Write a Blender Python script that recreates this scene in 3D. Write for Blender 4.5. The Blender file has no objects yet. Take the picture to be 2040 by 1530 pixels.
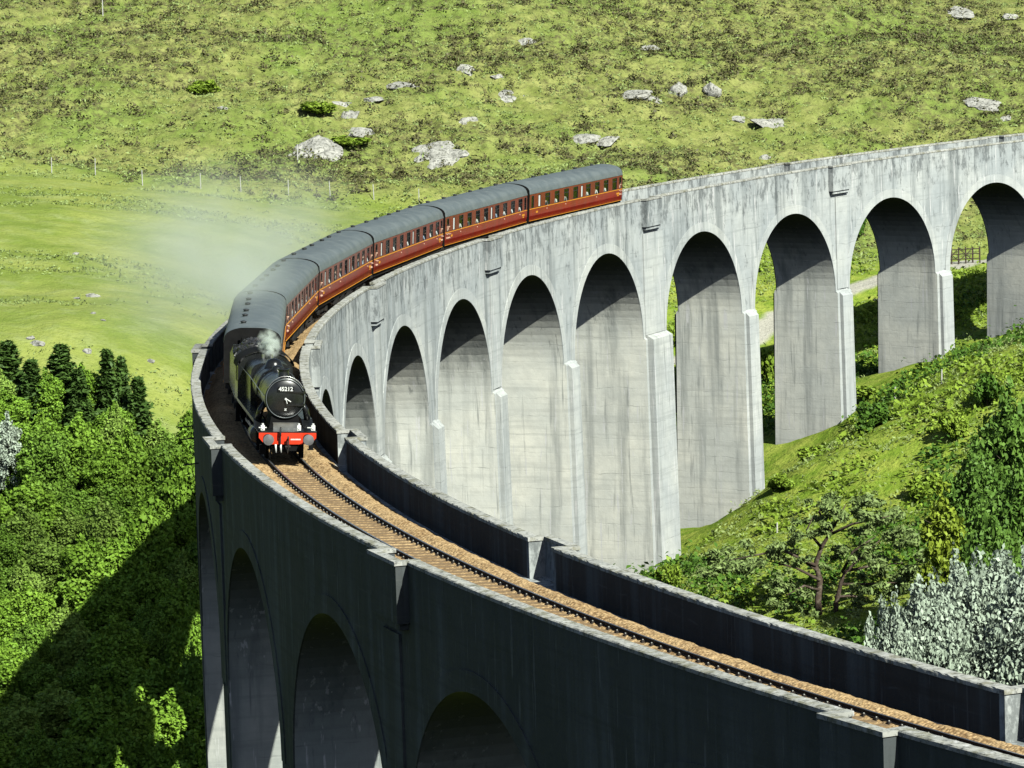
import bpy, math, random
import numpy as np
from mathutils import Vector, Matrix, Euler
random.seed(7)
rng = np.random.default_rng(11)
SC = bpy.context.scene
COL = SC.collection
R = math.radians

# ------------------------------------------------------------------ camera
CAM = np.array([-241.298098, -200.099301, 22.809321])
YAW, PIT, ROL, FPX = 0.0645, -0.1184, -0.0321, 8004.27
FW = np.array([math.sin(YAW)*math.cos(PIT), math.cos(YAW)*math.cos(PIT), math.sin(PIT)])
RT0 = np.array([math.cos(YAW), -math.sin(YAW), 0.0])
UP0 = np.cross(RT0, FW)
RT = RT0*math.cos(ROL)+UP0*math.sin(ROL)
UP = -RT0*math.sin(ROL)+UP0*math.cos(ROL)
cd = bpy.data.cameras.new('camera')
cam = bpy.data.objects.new('camera', cd); COL.objects.link(cam)
cd.sensor_width = 36.0; cd.lens = FPX/2040*36.0
cd.clip_start = 1.0; cd.clip_end = 6000
M = Matrix(((RT[0], UP[0], -FW[0], CAM[0]), (RT[1], UP[1], -FW[1], CAM[1]), (RT[2], UP[2], -FW[2], CAM[2]), (0, 0, 0, 1)))
cam.matrix_world = M
SC.camera = cam

# ------------------------------------------------------------------ light
SUN_AZ, SUN_EL = R(-61.0), R(40.0)       # azimuth counted from +X towards +Y
w = bpy.data.worlds.new('World'); SC.world = w; w.use_nodes = True
nt = w.node_tree
bg = nt.nodes['Background']
sky = nt.nodes.new('ShaderNodeTexSky'); sky.sky_type = 'NISHITA'; sky.sun_disc = False
sky.sun_elevation = SUN_EL; sky.sun_rotation = math.pi/2-SUN_AZ
nt.links.new(sky.outputs[0], bg.inputs[0]); bg.inputs[1].default_value = 0.05
sl = bpy.data.lights.new('sun', 'SUN'); sl.energy = 5.0; sl.angle = R(0.5); sl.color = (0.98, 1.0, 0.89)
so = bpy.data.objects.new('sun', sl); COL.objects.link(so)
SV = Vector((math.cos(SUN_AZ)*math.cos(SUN_EL), math.sin(SUN_AZ)*math.cos(SUN_EL), math.sin(SUN_EL)))
so.rotation_euler = SV.to_track_quat('Z', 'Y').to_euler()
so.location = (-100, -200, 120)
SC.view_settings.view_transform = 'Standard'; SC.view_settings.look = 'None'
SC.view_settings.exposure = 0.36; SC.view_settings.gamma = 1.0
SC.cycles.max_bounces = 6; SC.cycles.diffuse_bounces = 0; SC.cycles.transparent_max_bounces = 12
SC.cycles.volume_bounces = 3; SC.cycles.volume_max_steps = 128

# ------------------------------------------------------------------ helpers
def tag(o, label=None, cat=None, group=None, kind=None):
    if label: o['label'] = label
    if cat: o['category'] = cat
    if group: o['group'] = group
    if kind: o['kind'] = kind
    return o
def empty(name, loc=(0, 0, 0), rz=0.0, label=None, cat=None, group=None):
    o = bpy.data.objects.new(name, None); COL.objects.link(o)
    o.location = loc; o.rotation_euler = (0, 0, rz); o.empty_display_size = 0.3
    return tag(o, label, cat, group)
def copy_tree(o, parent=None):
    c = o.copy(); COL.objects.link(c)
    if parent is not None:
        c.parent = parent; c.matrix_parent_inverse = o.matrix_parent_inverse.copy()
    for ch in list(o.children): copy_tree(ch, c)
    return c

class MB:
    def __init__(s): s.v = []; s.f = []; s.m = []
    def add(s, vs, fs, mi=0):
        o = len(s.v); s.v += [tuple(v) for v in vs]
        s.f += [tuple(i+o for i in f) for f in fs]; s.m += [mi]*len(fs)
    def box(s, a, b, mi=0):
        x0, y0, z0 = a; x1, y1, z1 = b
        s.add([(x0,y0,z0),(x1,y0,z0),(x1,y1,z0),(x0,y1,z0),(x0,y0,z1),(x1,y0,z1),(x1,y1,z1),(x0,y1,z1)],
              [(0,3,2,1),(4,5,6,7),(0,1,5,4),(1,2,6,5),(2,3,7,6),(3,0,4,7)], mi)
    def obox(s, c, ax, ay, az, mi=0):
        c, ax, ay, az = map(Vector, (c, ax, ay, az))
        vs = [c+ax*i+ay*j+az*k for k in (-1, 1) for (i, j) in ((-1,-1),(1,-1),(1,1),(-1,1))]
        s.add(vs, [(0,3,2,1),(4,5,6,7),(0,1,5,4),(1,2,6,5),(2,3,7,6),(3,0,4,7)], mi)
    def cyl(s, p0, p1, r0, r1=None, n=12, mi=0, caps=True):
        if r1 is None: r1 = r0
        p0 = Vector(p0); p1 = Vector(p1); d = (p1-p0).normalized()
        u = d.orthogonal().normalized(); w_ = d.cross(u)
        vs = []
        for p, r in ((p0, r0), (p1, r1)):
            for i in range(n):
                a = 2*math.pi*i/n; vs.append(p+(u*math.cos(a)+w_*math.sin(a))*r)
        fs = [(i, (i+1) % n, n+(i+1) % n, n+i) for i in range(n)]
        if caps: fs += [tuple(range(n-1, -1, -1)), tuple(range(n, 2*n))]
        s.add(vs, fs, mi)
    def tube(s, pts, rad, n=8, mi=0):
        pts = [Vector(p) for p in pts]; N = len(pts)
        if not hasattr(rad, '__len__'): rad = [rad]*N
        vs = []; u = None
        for k in range(N):
            d = (pts[min(k+1, N-1)]-pts[max(k-1, 0)]).normalized()
            if u is None: u = d.orthogonal().normalized()
            else: u = (u-d*u.dot(d)).normalized()
            w_ = d.cross(u)
            for i in range(n):
                a = 2*math.pi*i/n; vs.append(pts[k]+(u*math.cos(a)+w_*math.sin(a))*rad[k])
        fs = []
        for k in range(N-1):
            for i in range(n): fs.append((k*n+i, k*n+(i+1) % n, (k+1)*n+(i+1) % n, (k+1)*n+i))
        fs += [tuple(range(n-1, -1, -1)), tuple(range((N-1)*n, N*n))]
        s.add(vs, fs, mi)
    def lathe(s, o, ax, prof, n=24, mi=0, close=True):
        """prof: list of (t along ax, radius)"""
        o = Vector(o); ax = Vector(ax).normalized(); u = ax.orthogonal().normalized(); w_ = ax.cross(u)
        vs = []
        for t, r in prof:
            for i in range(n):
                a = 2*math.pi*i/n; vs.append(o+ax*t+(u*math.cos(a)+w_*math.sin(a))*max(r, 1e-4))
        fs = []
        for k in range(len(prof)-1):
            for i in range(n): fs.append((k*n+i, k*n+(i+1) % n, (k+1)*n+(i+1) % n, (k+1)*n+i))
        if close: fs += [tuple(range(n-1, -1, -1)), tuple(range((len(prof)-1)*n, len(prof)*n))]
        s.add(vs, fs, mi)
    def prism(s, poly, x0, x1, mi=0, axis='x'):
        """poly in (y,z) extruded along x"""
        n = len(poly)
        if axis == 'x': vs = [(x0, y, z) for y, z in poly]+[(x1, y, z) for y, z in poly]
        else: vs = [(y, x0, z) for y, z in poly]+[(y, x1, z) for y, z in poly]
        fs = [(i, (i+1) % n, n+(i+1) % n, n+i) for i in range(n)]+[tuple(range(n-1, -1, -1)), tuple(range(n, 2*n))]
        s.add(vs, fs, mi)
    def build(s, name, mats, parent=None, smooth=False, fix=True):
        me = bpy.data.meshes.new(name); me.from_pydata(s.v, [], s.f)
        if not isinstance(mats, (list, tuple)): mats = [mats]
        for m in mats: me.materials.append(m)
        if len(mats) > 1: me.polygons.foreach_set('material_index', s.m)
        if fix:
            import bmesh
            b = bmesh.new(); b.from_mesh(me); bmesh.ops.recalc_face_normals(b, faces=b.faces); b.to_mesh(me); b.free()
        if smooth == 'auto':
            me.polygons.foreach_set('use_smooth', [True]*len(me.polygons)); me.set_sharp_from_angle(angle=R(38))
        elif smooth: me.polygons.foreach_set('use_smooth', [True]*len(me.polygons))
        me.update()
        o = bpy.data.objects.new(name, me); COL.objects.link(o)
        if parent is not None: o.parent = parent
        return o

def np_mesh(name, V, F, mats, parent=None, smooth=False, attrs=None):
    """V (n,3), F (m,k) uniform polygons"""
    V = np.asarray(V, np.float32); F = np.asarray(F, np.int32); k = F.shape[1]
    me = bpy.data.meshes.new(name)
    me.vertices.add(len(V)); me.vertices.foreach_set('co', V.ravel())
    me.loops.add(F.size); me.loops.foreach_set('vertex_index', F.ravel())
    me.polygons.add(len(F)); me.polygons.foreach_set('loop_start', np.arange(len(F), dtype=np.int32)*k)
    if not isinstance(mats, (list, tuple)): mats = [mats]
    for m in mats: me.materials.append(m)
    if smooth: me.polygons.foreach_set('use_smooth', np.ones(len(F), bool))
    me.update(calc_edges=True)
    if attrs:
        for an, arr in attrs.items():
            a = me.attributes.new(an, 'FLOAT', 'POINT'); a.data.foreach_set('value', np.asarray(arr, np.float32))
    o = bpy.data.objects.new(name, me); COL.objects.link(o)
    if parent is not None: o.parent = parent
    return o

# value noise
_T = rng.random((256, 256))
def vnoise(x, y):
    xi = np.floor(x).astype(int); yi = np.floor(y).astype(int); fx = x-xi; fy = y-yi
    fx = fx*fx*(3-2*fx); fy = fy*fy*(3-2*fy)
    a = _T[xi & 255, yi & 255]; b = _T[(xi+1) & 255, yi & 255]; c = _T[xi & 255, (yi+1) & 255]; d = _T[(xi+1) & 255, (yi+1) & 255]
    return a*(1-fx)*(1-fy)+b*fx*(1-fy)+c*(1-fx)*fy+d*fx*fy
def fbm(x, y, o=4, s=0):
    r = 0; a = 1; t = 0
    for k in range(o):
        r = r+a*vnoise(x*2**k+17.3*k+s*31.7, y*2**k+5.1*k+s*13.1); t += a; a *= .5
    return r/t
def smooth(a, b, x): t = np.clip((x-a)/(b-a), 0, 1); return t*t*(3-2*t)

# ------------------------------------------------------------------ viaduct centre line
G_, R0 = -0.0047, 241.4
_SS = np.linspace(-230, 420, 1301)
_k = 1/R0*(1-0.0332*np.clip(_SS, -180, 300)/100+0.0599*(np.clip(_SS, -180, 300)/100)**2)
_ph = np.cumsum(_k)*.5; _ph -= np.interp(0, _SS, _ph)
_x = np.cumsum(np.sin(_ph))*.5; _y = np.cumsum(np.cos(_ph))*.5
_x -= np.interp(0, _SS, _x)+R0; _y -= np.interp(0, _SS, _y)
def zt(s): return G_*s+0.2329*(s/100)**2 if abs(s) < 320 else G_*s+2.4
def W(s, d, z=0.0):
    ph = np.interp(s, _SS, _ph)
    return (float(np.interp(s, _SS, _x)-d*math.cos(ph)), float(np.interp(s, _SS, _y)+d*math.sin(ph)), float(z+zt(s)))
def head(s): return float(np.interp(s, _SS, _ph))
LP, P0, E12, E5 = 17.3678, 5.1694, 2.2121, 5.3797
def S(p): return (p-P0)*LP+E12*min(max((p-11.75)*2, 0), 1)-E5*min(max((5.25-p)*2, 0), 1)
WI, WO = -2.85, 2.99
ZCR, AR = -3.568, 7.45      # crown level and half span
ZSP = ZCR-AR

def ray(px, py): return FW+RT*((px-1020)/FPX)-UP*((py-765)/FPX)
def pix(px, py, d): return CAM+ray(px, py)*d

# ------------------------------------------------------------------ materials
class N:
    def __init__(s, name):
        s.m = bpy.data.materials.new(name); s.m.use_nodes = True; s.t = s.m.node_tree
        s.b = s.t.nodes['Principled BSDF']; s.out = s.t.nodes['Material Output']
    def n(s, ty, **kw):
        x = s.t.nodes.new(ty)
        for k, v in kw.items():
            if k.startswith('i_'):
                key = k[2:]; x.inputs[int(key) if key.isdigit() else key].default_value = v
            else: setattr(x, k, v)
        return x
    def l(s, a, b): s.t.links.new(a, b)
    def pos(s, obj=False):
        if obj: return s.n('ShaderNodeTexCoord').outputs['Object']
        return s.n('ShaderNodeNewGeometry').outputs['Position']
    def noise(s, vec, scale, detail=4, rough=.55, sc=None):
        if sc is not None:
            mp = s.n('ShaderNodeMapping'); mp.inputs['Scale'].default_value = sc; s.l(vec, mp.inputs[0]); vec = mp.outputs[0]
        x = s.n('ShaderNodeTexNoise'); x.inputs['Scale'].default_value = scale; x.inputs['Detail'].default_value = detail
        x.inputs['Roughness'].default_value = rough; s.l(vec, x.inputs['Vector']); return x.outputs['Fac']
    def mr(s, v, a, b, c=0.0, d=1.0):
        x = s.n('ShaderNodeMapRange'); s.l(v, x.inputs[0])
        for i, k in enumerate((a, b, c, d)): x.inputs[i+1].default_value = k
        return x.outputs[0]
    def mix(s, f, a, b, mode='MIX'):
        x = s.n('ShaderNodeMix', data_type='RGBA', blend_type=mode)
        for i, v in ((0, f), (6, a), (7, b)):
            if hasattr(v, 'links'): s.l(v, x.inputs[i])
            elif i == 0: x.inputs[0].default_value = v
            else: x.inputs[i].default_value = (*v, 1) if len(v) == 3 else v
        return x.outputs[2]
    def math(s, op, a, b=None):
        x = s.n('ShaderNodeMath', operation=op)
        for i, v in ((0, a), (1, b)):
            if v is None: continue
            if hasattr(v, 'links'): s.l(v, x.inputs[i])
            else: x.inputs[i].default_value = v
        return x.outputs[0]
    def col(s, v): s.l(v, s.b.inputs['Base Color'])
    def bump(s, h, strength=.5, dist=.1):
        x = s.n('ShaderNodeBump'); x.inputs['Strength'].default_value = strength; x.inputs['Distance'].default_value = dist
        s.l(h, x.inputs['Height']); s.l(x.outputs[0], s.b.inputs['Normal'])
    def set(s, rough=.8, metal=0.0, spec=None, color=None):
        s.b.inputs['Roughness'].default_value = rough; s.b.inputs['Metallic'].default_value = metal
        if spec is not None: s.b.inputs['Specular IOR Level'].default_value = spec
        if color: s.b.inputs['Base Color'].default_value = (*color, 1)
        return s

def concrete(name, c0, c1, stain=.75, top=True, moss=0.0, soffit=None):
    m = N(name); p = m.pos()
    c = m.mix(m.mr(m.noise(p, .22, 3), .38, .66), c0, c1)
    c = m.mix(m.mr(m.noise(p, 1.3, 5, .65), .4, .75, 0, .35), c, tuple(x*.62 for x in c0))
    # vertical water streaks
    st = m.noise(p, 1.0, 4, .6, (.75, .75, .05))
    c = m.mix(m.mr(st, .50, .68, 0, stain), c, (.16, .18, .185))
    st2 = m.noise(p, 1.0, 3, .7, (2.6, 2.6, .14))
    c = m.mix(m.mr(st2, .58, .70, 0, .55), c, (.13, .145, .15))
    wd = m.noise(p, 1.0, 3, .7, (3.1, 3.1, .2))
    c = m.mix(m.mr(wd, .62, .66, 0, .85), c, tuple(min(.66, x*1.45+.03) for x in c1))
    # horizontal pour lines
    z = m.n('ShaderNodeSeparateXYZ'); m.l(p, z.inputs[0])
    wob = m.math('MULTIPLY', m.noise(p, .5, 2), .5)
    fr = m.math('FRACT', m.math('DIVIDE', m.math('ADD', z.outputs[2], wob), 1.35))
    ln = m.math('GREATER_THAN', fr, .955)
    brk = m.mr(m.noise(p, .8, 3), .5, .66, 0, .4)
    c = m.mix(m.math('MULTIPLY', ln, brk), c, (.15, .16, .16))
    hb = m.noise(p, 1.0, 3, .6, (.12, .12, 3.2))
    c = m.mix(m.mr(hb, .52, .68, 0, .35), c, tuple(x*.66 for x in c0))
    if top:
        zz = m.mr(z.outputs[2], -3.6, -.1)
        bl = m.noise(p, 1.0, 5, .72, (1.5, 1.5, .8))
        thr = m.math('SUBTRACT', m.math('ADD', bl, m.math('MULTIPLY', zz, .14)), .585)
        c = m.mix(m.mr(thr, 0, .10, 0, .62), c, (.085, .095, .10))
    if soffit:      # arch shade mixed into the colour of the undersides, with lime streaks
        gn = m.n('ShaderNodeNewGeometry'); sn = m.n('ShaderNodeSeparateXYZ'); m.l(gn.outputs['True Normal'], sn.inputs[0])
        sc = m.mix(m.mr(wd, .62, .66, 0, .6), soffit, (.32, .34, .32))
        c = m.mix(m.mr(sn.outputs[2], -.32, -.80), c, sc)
    if moss:
        mo = m.noise(p, 1.6, 5, .7)
        c = m.mix(m.mr(mo, .5, .62, 0, moss), c, (.13, .12, .035))
        dk = m.noise(p, 5.5, 4, .7)
        c = m.mix(m.mr(dk, .52, .64, 0, .75), c, (.07, .075, .07))
    m.col(c); m.set(.92, spec=.2)
    hgt = m.math('ADD', m.noise(p, 3.0, 6, .7), m.math('MULTIPLY', ln, -.5))
    m.bump(hgt, .3, .06)
    return m.m
M_CONC = concrete('weathered concrete', (.42, .455, .465), (.55, .575, .56))
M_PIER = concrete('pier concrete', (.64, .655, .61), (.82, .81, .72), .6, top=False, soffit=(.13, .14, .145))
M_OUT = concrete('shade darkened outer wall concrete', (.070, .080, .083), (.10, .108, .105), .7)  # dark base carries the shade of the outer side, besides its stains
M_PIERN = concrete('shade darkened near pier concrete', (.34, .37, .36), (.50, .51, .47), .8, top=False, soffit=(.12, .13, .13))  # darker copy of the pier concrete, shade of the near arches painted in
M_PSHADE = concrete('shade darkened parapet concrete', (.055, .058, .060), (.08, .083, .083), .7, top=False)  # track side of the inner parapet, its shade painted in as near black
M_OUTF = M_OUT
M_RING = concrete('arch ring concrete', (.49, .52, .52), (.60, .62, .59), .45, top=False)
M_COPE = concrete('mossy coping', (.46, .46, .42), (.56, .56, .52), .3, top=False, moss=.6)

def plain(name, color, rough=.6, metal=0.0, var=.15, scale=3.0, spec=None, dirt=None):
    m = N(name); p = m.pos(True); n_ = m.noise(p, scale, 4, .6)
    c = m.mix(m.mr(n_, .3, .7), tuple(x*(1-var) for x in color), tuple(min(1, x*(1+var)) for x in color))
    if dirt:
        c = m.mix(m.mr(m.noise(p, scale*.6, 5, .7), .5, .68, 0, .6), c, dirt)
    m.col(c); m.set(rough, metal, spec)
    m.l(m.mr(n_, .3, .7, rough*.8, min(1, rough*1.25)), m.b.inputs['Roughness'])
    return m.m
M_BLACK = plain('loco black paint', (.012, .013, .014), .26, var=.3, spec=.6)
M_BLACK2 = plain('sooty black', (.009, .009, .0095), .8, var=.5, spec=.12, dirt=(.016, .015, .014))
M_UNDER = plain('oily underframe', (.02, .019, .018), .7, var=.5, dirt=(.06, .045, .03))
M_RED = plain('buffer beam red', (.78, .045, .012), .4, var=.06)
M_STEEL = plain('bright steel', (.5, .5, .5), .32, .9, var=.12)
M_WHITE = plain('white enamel', (.85, .86, .82), .45, var=.04)
M_CREAM = plain('yellow lining paint', (.85, .36, .03), .5, var=.1)
M_RAILT = plain('rail top steel', (.55, .56, .58), .28, .85, var=.1)
M_RAILS = plain('rusty rail side', (.03, .022, .018), .85, var=.3)
M_SLEEP = plain('sleeper', (.24, .16, .085), .9, var=.25, scale=8)
M_IRON = plain('old iron', (.03, .03, .032), .7)
M_WOOD = plain('dark timber', (.07, .05, .035), .85, var=.3, scale=8)
M_POST = plain('pale weathered post', (.55, .55, .5), .85, var=.2, scale=6)
M_COAL = plain('coal', (.03, .03, .032), .42, var=.6, scale=12)
M_SKIN = plain('skin', (.55, .33, .24), .6, var=.05)
M_HAIR = plain('hair', (.05, .03, .02), .7, var=.3)
M_ROOFD = plain('roof seam black', (.025, .028, .03), .5)
M_BLIND = plain('frosted glass', (.72, .74, .72), .5, var=.05)

m = N('grey coach roof'); p = m.pos(True)
c = m.mix(m.mr(m.noise(p, 1.1, 4), .35, .65), (.115, .14, .15), (.16, .185, .19))
c = m.mix(m.mr(m.noise(p, 1.0, 4, .65, (.6, .9, 3.0)), .52, .7, 0, .3), c, (.10, .115, .12))
c = m.mix(m.mr(m.noise(p, 1.0, 4, .7, (.9, 5.0, 5.0)), .62, .7, 0, .5), c, (.26, .29, .28))
m.col(c); m.set(.55); M_ROOF = m.m
def livery(name, base, dk):
    m = N(name); p = m.pos(True)
    c = m.mix(m.mr(m.noise(p, .9, 4), .35, .65), base, dk)
    c = m.mix(m.mr(m.noise(p, 1.0, 4, .6, (2.5, 2.5, .3)), .5, .7, 0, .35), c, (.16, .05, .03))
    m.col(c); m.set(.28, spec=.5); return m.m
M_MAROON = livery('maroon coach paint', (.215, .022, .014), (.165, .018, .012))
M_LOWER = livery('sun brightened lower panel', (.30, .022, .012), (.23, .018, .011))  # brighter copy of the maroon, sun on the lower side painted in
m = N('coach window glass'); m.set(.06, spec=.6, color=(.012, .014, .016)); M_DGLASS = m.m
m = N('clear window glass')
g = m.n('ShaderNodeBsdfGlossy'); g.inputs['Roughness'].default_value = .05
t_ = m.n('ShaderNodeBsdfTransparent'); t_.inputs[0].default_value = (.93, .95, .95, 1)
mx = m.n('ShaderNodeMixShader'); mx.inputs[0].default_value = .10
m.l(t_.outputs[0], mx.inputs[1]); m.l(g.outputs[0], mx.inputs[2]); m.l(mx.outputs[0], m.out.inputs[0]); M_GLASS = m.m

m = N('orange ballast'); p = m.pos()
v1 = m.n('ShaderNodeTexVoronoi'); v1.inputs['Scale'].default_value = 9.0; m.l(p, v1.inputs['Vector'])
sep = m.n('ShaderNodeSeparateColor'); m.l(v1.outputs['Color'], sep.inputs[0])
c = m.mix(sep.outputs[0], (.46, .30, .14), (.68, .48, .26))
c = m.mix(m.mr(sep.outputs[1], .86, .9, 0, .6), c, (.20, .11, .05))
c = m.mix(m.mr(v1.outputs['Distance'], .42, .75, 0, .8), c, (.18, .10, .045))
c = m.mix(m.mr(m.noise(p, .7, 3), .4, .65, 0, .35), c, (.70, .50, .26))
m.col(c); m.set(.95, spec=.15)
m.bump(m.math('MULTIPLY', v1.outputs['Distance'], -1.0), .8, .05); M_BALL = m.m

def leafmat(name, c0, c1, trans=.22, scale=.6, rough=.55, back=None):
    m = N(name); p = m.pos()
    oi = m.n('ShaderNodeObjectInfo')
    f = m.math('ADD', m.mr(m.noise(p, scale, 3), .35, .65, 0, .6), m.math('MULTIPLY', oi.outputs['Random'], .4))
    c = m.mix(f, c0, c1)
    gi = m.n('ShaderNodeNewGeometry')
    c = m.mix(m.math('MULTIPLY', gi.outputs['Random Per Island'], .55), c, tuple(min(1, x*1.7) for x in c1))
    if back: c = m.mix(gi.outputs['Backfacing'], c, back)
    m.col(c); m.set(rough, spec=.25)
    t = m.n('ShaderNodeBsdfTranslucent'); m.l(c, t.inputs[0])
    x = m.n('ShaderNodeMixShader'); x.inputs[0].default_value = trans
    m.l(m.b.outputs[0], x.inputs[1]); m.l(t.outputs[0], x.inputs[2]); m.l(x.outputs[0], m.out.inputs[0])
    return m.m
M_LEAF = leafmat('birch leaves', (.13, .27, .025), (.26, .44, .05))
M_LEAF2 = leafmat('alder leaves', (.12, .25, .03), (.22, .38, .05), .2, .35)
M_LEAF3 = leafmat('rowan leaves', (.20, .34, .05), (.32, .48, .09), .25, .9)
M_LEAFD = leafmat('dark leaves', (.07, .155, .025), (.15, .27, .045))
M_LEAFY = leafmat('yellow green leaves', (.18, .28, .03), (.30, .38, .04))
M_CONIF = leafmat('spruce needles', (.045, .095, .02), (.08, .15, .03), .12)
M_PINE = leafmat('pine needles', (.13, .20, .06), (.25, .33, .11), .15)
M_SILV = leafmat('silver leaves', (.29, .36, .27), (.43, .51, .40), .15)
M_BARK = plain('bark', (.10, .075, .055), .9, var=.35, scale=5)
M_PBARK = plain('pine bark', (.075, .05, .035), .9, var=.35, scale=3, dirt=(.3, .26, .2))
M_FERN = leafmat('undergrowth leaves', (.15, .27, .025), (.30, .42, .05), .3)
M_FERND = leafmat('bilberry bush leaves', (.045, .11, .015), (.10, .20, .025), .2)
M_HEATH = leafmat('heather', (.062, .066, .028), (.115, .105, .045), .05, .25)
M_TUFT = leafmat('grass tufts', (.20, .28, .08), (.32, .40, .14), .25, .2)

m = N('hill and meadow grass'); p = m.pos()
def attr(nm): x = m.n('ShaderNodeAttribute'); x.attribute_name = nm; return x.outputs['Fac']
hill = attr('hill'); lush = attr('lush'); heath = attr('heath'); pathm = attr('path')
n1 = m.noise(p, .045, 4, .6); n2 = m.noise(p, .35, 5, .65); n3 = m.noise(p, 2.2, 4, .7); n4 = m.noise(p, .12, 4, .6)
# meadow
mead = m.mix(m.mr(n4, .4, .62), (.22, .29, .055), (.34, .385, .10))
mead = m.mix(m.mr(n2, .5, .7, 0, .6), mead, (.36, .42, .17))
mead = m.mix(m.mr(n3, .48, .68, 0, .4), mead, (.15, .21, .03))
# hill
hl = m.mix(m.mr(n2, .38, .62), (.205, .245, .06), (.35, .37, .12))
hl = m.mix(m.mr(n1, .50, .62, 0, .55), hl, (.17, .28, .045))
hl = m.mix(m.mr(n3, .48, .64, 0, .5), hl, (.13, .14, .045))
hl = m.mix(m.mr(m.noise(p, .8, 5, .7), .54, .66, 0, .7), hl, (.10, .085, .045))
hl = m.mix(m.math('MULTIPLY', heath, m.mr(m.noise(p, 1.1, 5, .7), .46, .64, 0, .8)), hl, (.11, .095, .05))
# lush slope under the arches
lu = m.mix(m.mr(n2, .4, .62), (.22, .33, .035), (.37, .43, .075))
lu = m.mix(m.mr(n3, .5, .66, 0, .7), lu, (.07, .15, .014))
c = m.mix(hill, mead, hl); c = m.mix(lush, c, lu)
c = m.mix(pathm, c, m.mix(n3, (.42, .40, .33), (.58, .56, .48)))
m.col(c); m.set(.95, spec=.1)
m.bump(m.math('ADD', n3, m.math('MULTIPLY', n2, 1.5)), .9, .25); M_GROUND = m.m
m = N('pale lichen rock'); p = m.pos()
c = m.mix(m.mr(m.noise(p, .9, 5, .65), .35, .65), (.33, .325, .29), (.54, .53, .48))
c = m.mix(m.mr(m.noise(p, 2.6, 5, .7), .5, .6, 0, .8), c, (.11, .11, .09))
m.col(c); m.set(.9); m.bump(m.noise(p, 2.5, 6, .7), .9, .2); M_ROCK = m.m

# ------------------------------------------------------------------ terrain
CP = []
def cp(px, py, d): CP.append(tuple(pix(px, py, d)))
def cw(x, y, z): CP.append((x, y, z))
for p, z in ((13, -29.5), (14, -23.3), (15, -19.4), (16, -18.4), (12, -30.6), (10, -31), (8, -31), (6, -31), (4, -31), (2, -30), (0, -28), (-3, -22)):
    x_, y_, _ = W(S(p), 0); cw(x_, y_, z)
x_, y_, _ = W(S(17), 0); cw(x_, y_, -16.5)
x_, y_, _ = W(S(19.5), 0); cw(x_, y_, -9)
for a in ((1420, 1150, 300), (1630, 1222, 290), (1800, 1000, 312), (2040, 900, 312), (1720, 1290, 270), (1990, 700, 335), (1950, 1250, 262), (2300, 900, 300), (1600, 900, 325),
          (1700, 570, 400), (1900, 540, 410), (1700, 700, 388), (1560, 620, 400), (1335, 640, 395), (1900, 430, 445), (1720, 480, 432), (2150, 600, 380),
          (2040, 258, 478), (2040, 0, 560), (1250, 352, 440), (1250, 0, 525), (1600, 320, 455), (1000, 385, 436), (835, 402, 428), (600, 392, 430), (400, 378, 430),
          (0, 322, 428), (600, 0, 515), (0, 0, 505), (200, 380, 405), (600, 450, 395), (400, 600, 345), (0, 600, 335), (200, 695, 312), (450, 680, 325), (-300, 600, 330), (-300, 250, 450),
          (2400, 100, 540), (-400, 0, 520)):
    cp(*a)
for x_, y_, z_ in ((-262, 40, -26), (-275, 70, -25), (-258, -10, -27), (-285, 10, -28), (-300, 60, -24), (-270, -50, -26), (-300, -60, -24),
                   (-200, 20, -29), (-170, 60, -27), (-215, -60, -28), (-180, -40, -27), (-150, 0, -25), (-130, 90, -18),
                   (-241, -200, 12), (-260, -230, 18), (-220, -160, -4), (-241, -120, -20), (-500, 100, 0), (-500, 400, 40), (-100, 500, 45), (-400, 600, 60), (100, 300, 10), (100, -100, -5), (-500, -200, 10), (100, 600, 50), (-250, 600, 62)):
    cw(x_, y_, z_)
CP = np.array(CP)
def _tps(a, b):
    r2 = ((a[:, None, :]-b[None, :, :])**2).sum(2)/1e4
    return r2*np.log(r2+1e-9)*.5
_n = len(CP); A = np.zeros((_n+3, _n+3)); A[:_n, :_n] = _tps(CP[:, :2], CP[:, :2])+np.eye(_n)*.004
A[:_n, _n] = 1; A[:_n, _n+1:] = CP[:, :2]/100; A[_n, :_n] = 1; A[_n+1:, :_n] = CP[:, :2].T/100
_w = np.linalg.solve(A, np.concatenate([CP[:, 2], np.zeros(3)]))
def hbase(x, y):
    x = np.atleast_1d(np.asarray(x, float)); y = np.atleast_1d(np.asarray(y, float)); sh = x.shape
    xc = np.clip(x, -560, 160); yc = np.clip(y, -280, 660)
    q = np.stack([xc.ravel(), yc.ravel()], 1); out = np.empty(len(q))
    for i in range(0, len(q), 60000):
        b = q[i:i+60000]; out[i:i+60000] = _tps(b, CP[:, :2])@_w[:_n]+_w[_n]+b@_w[_n+1:]/100
    far = np.hypot(x-xc, y-yc).ravel()
    return (out+far*.02).reshape(sh)
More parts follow.
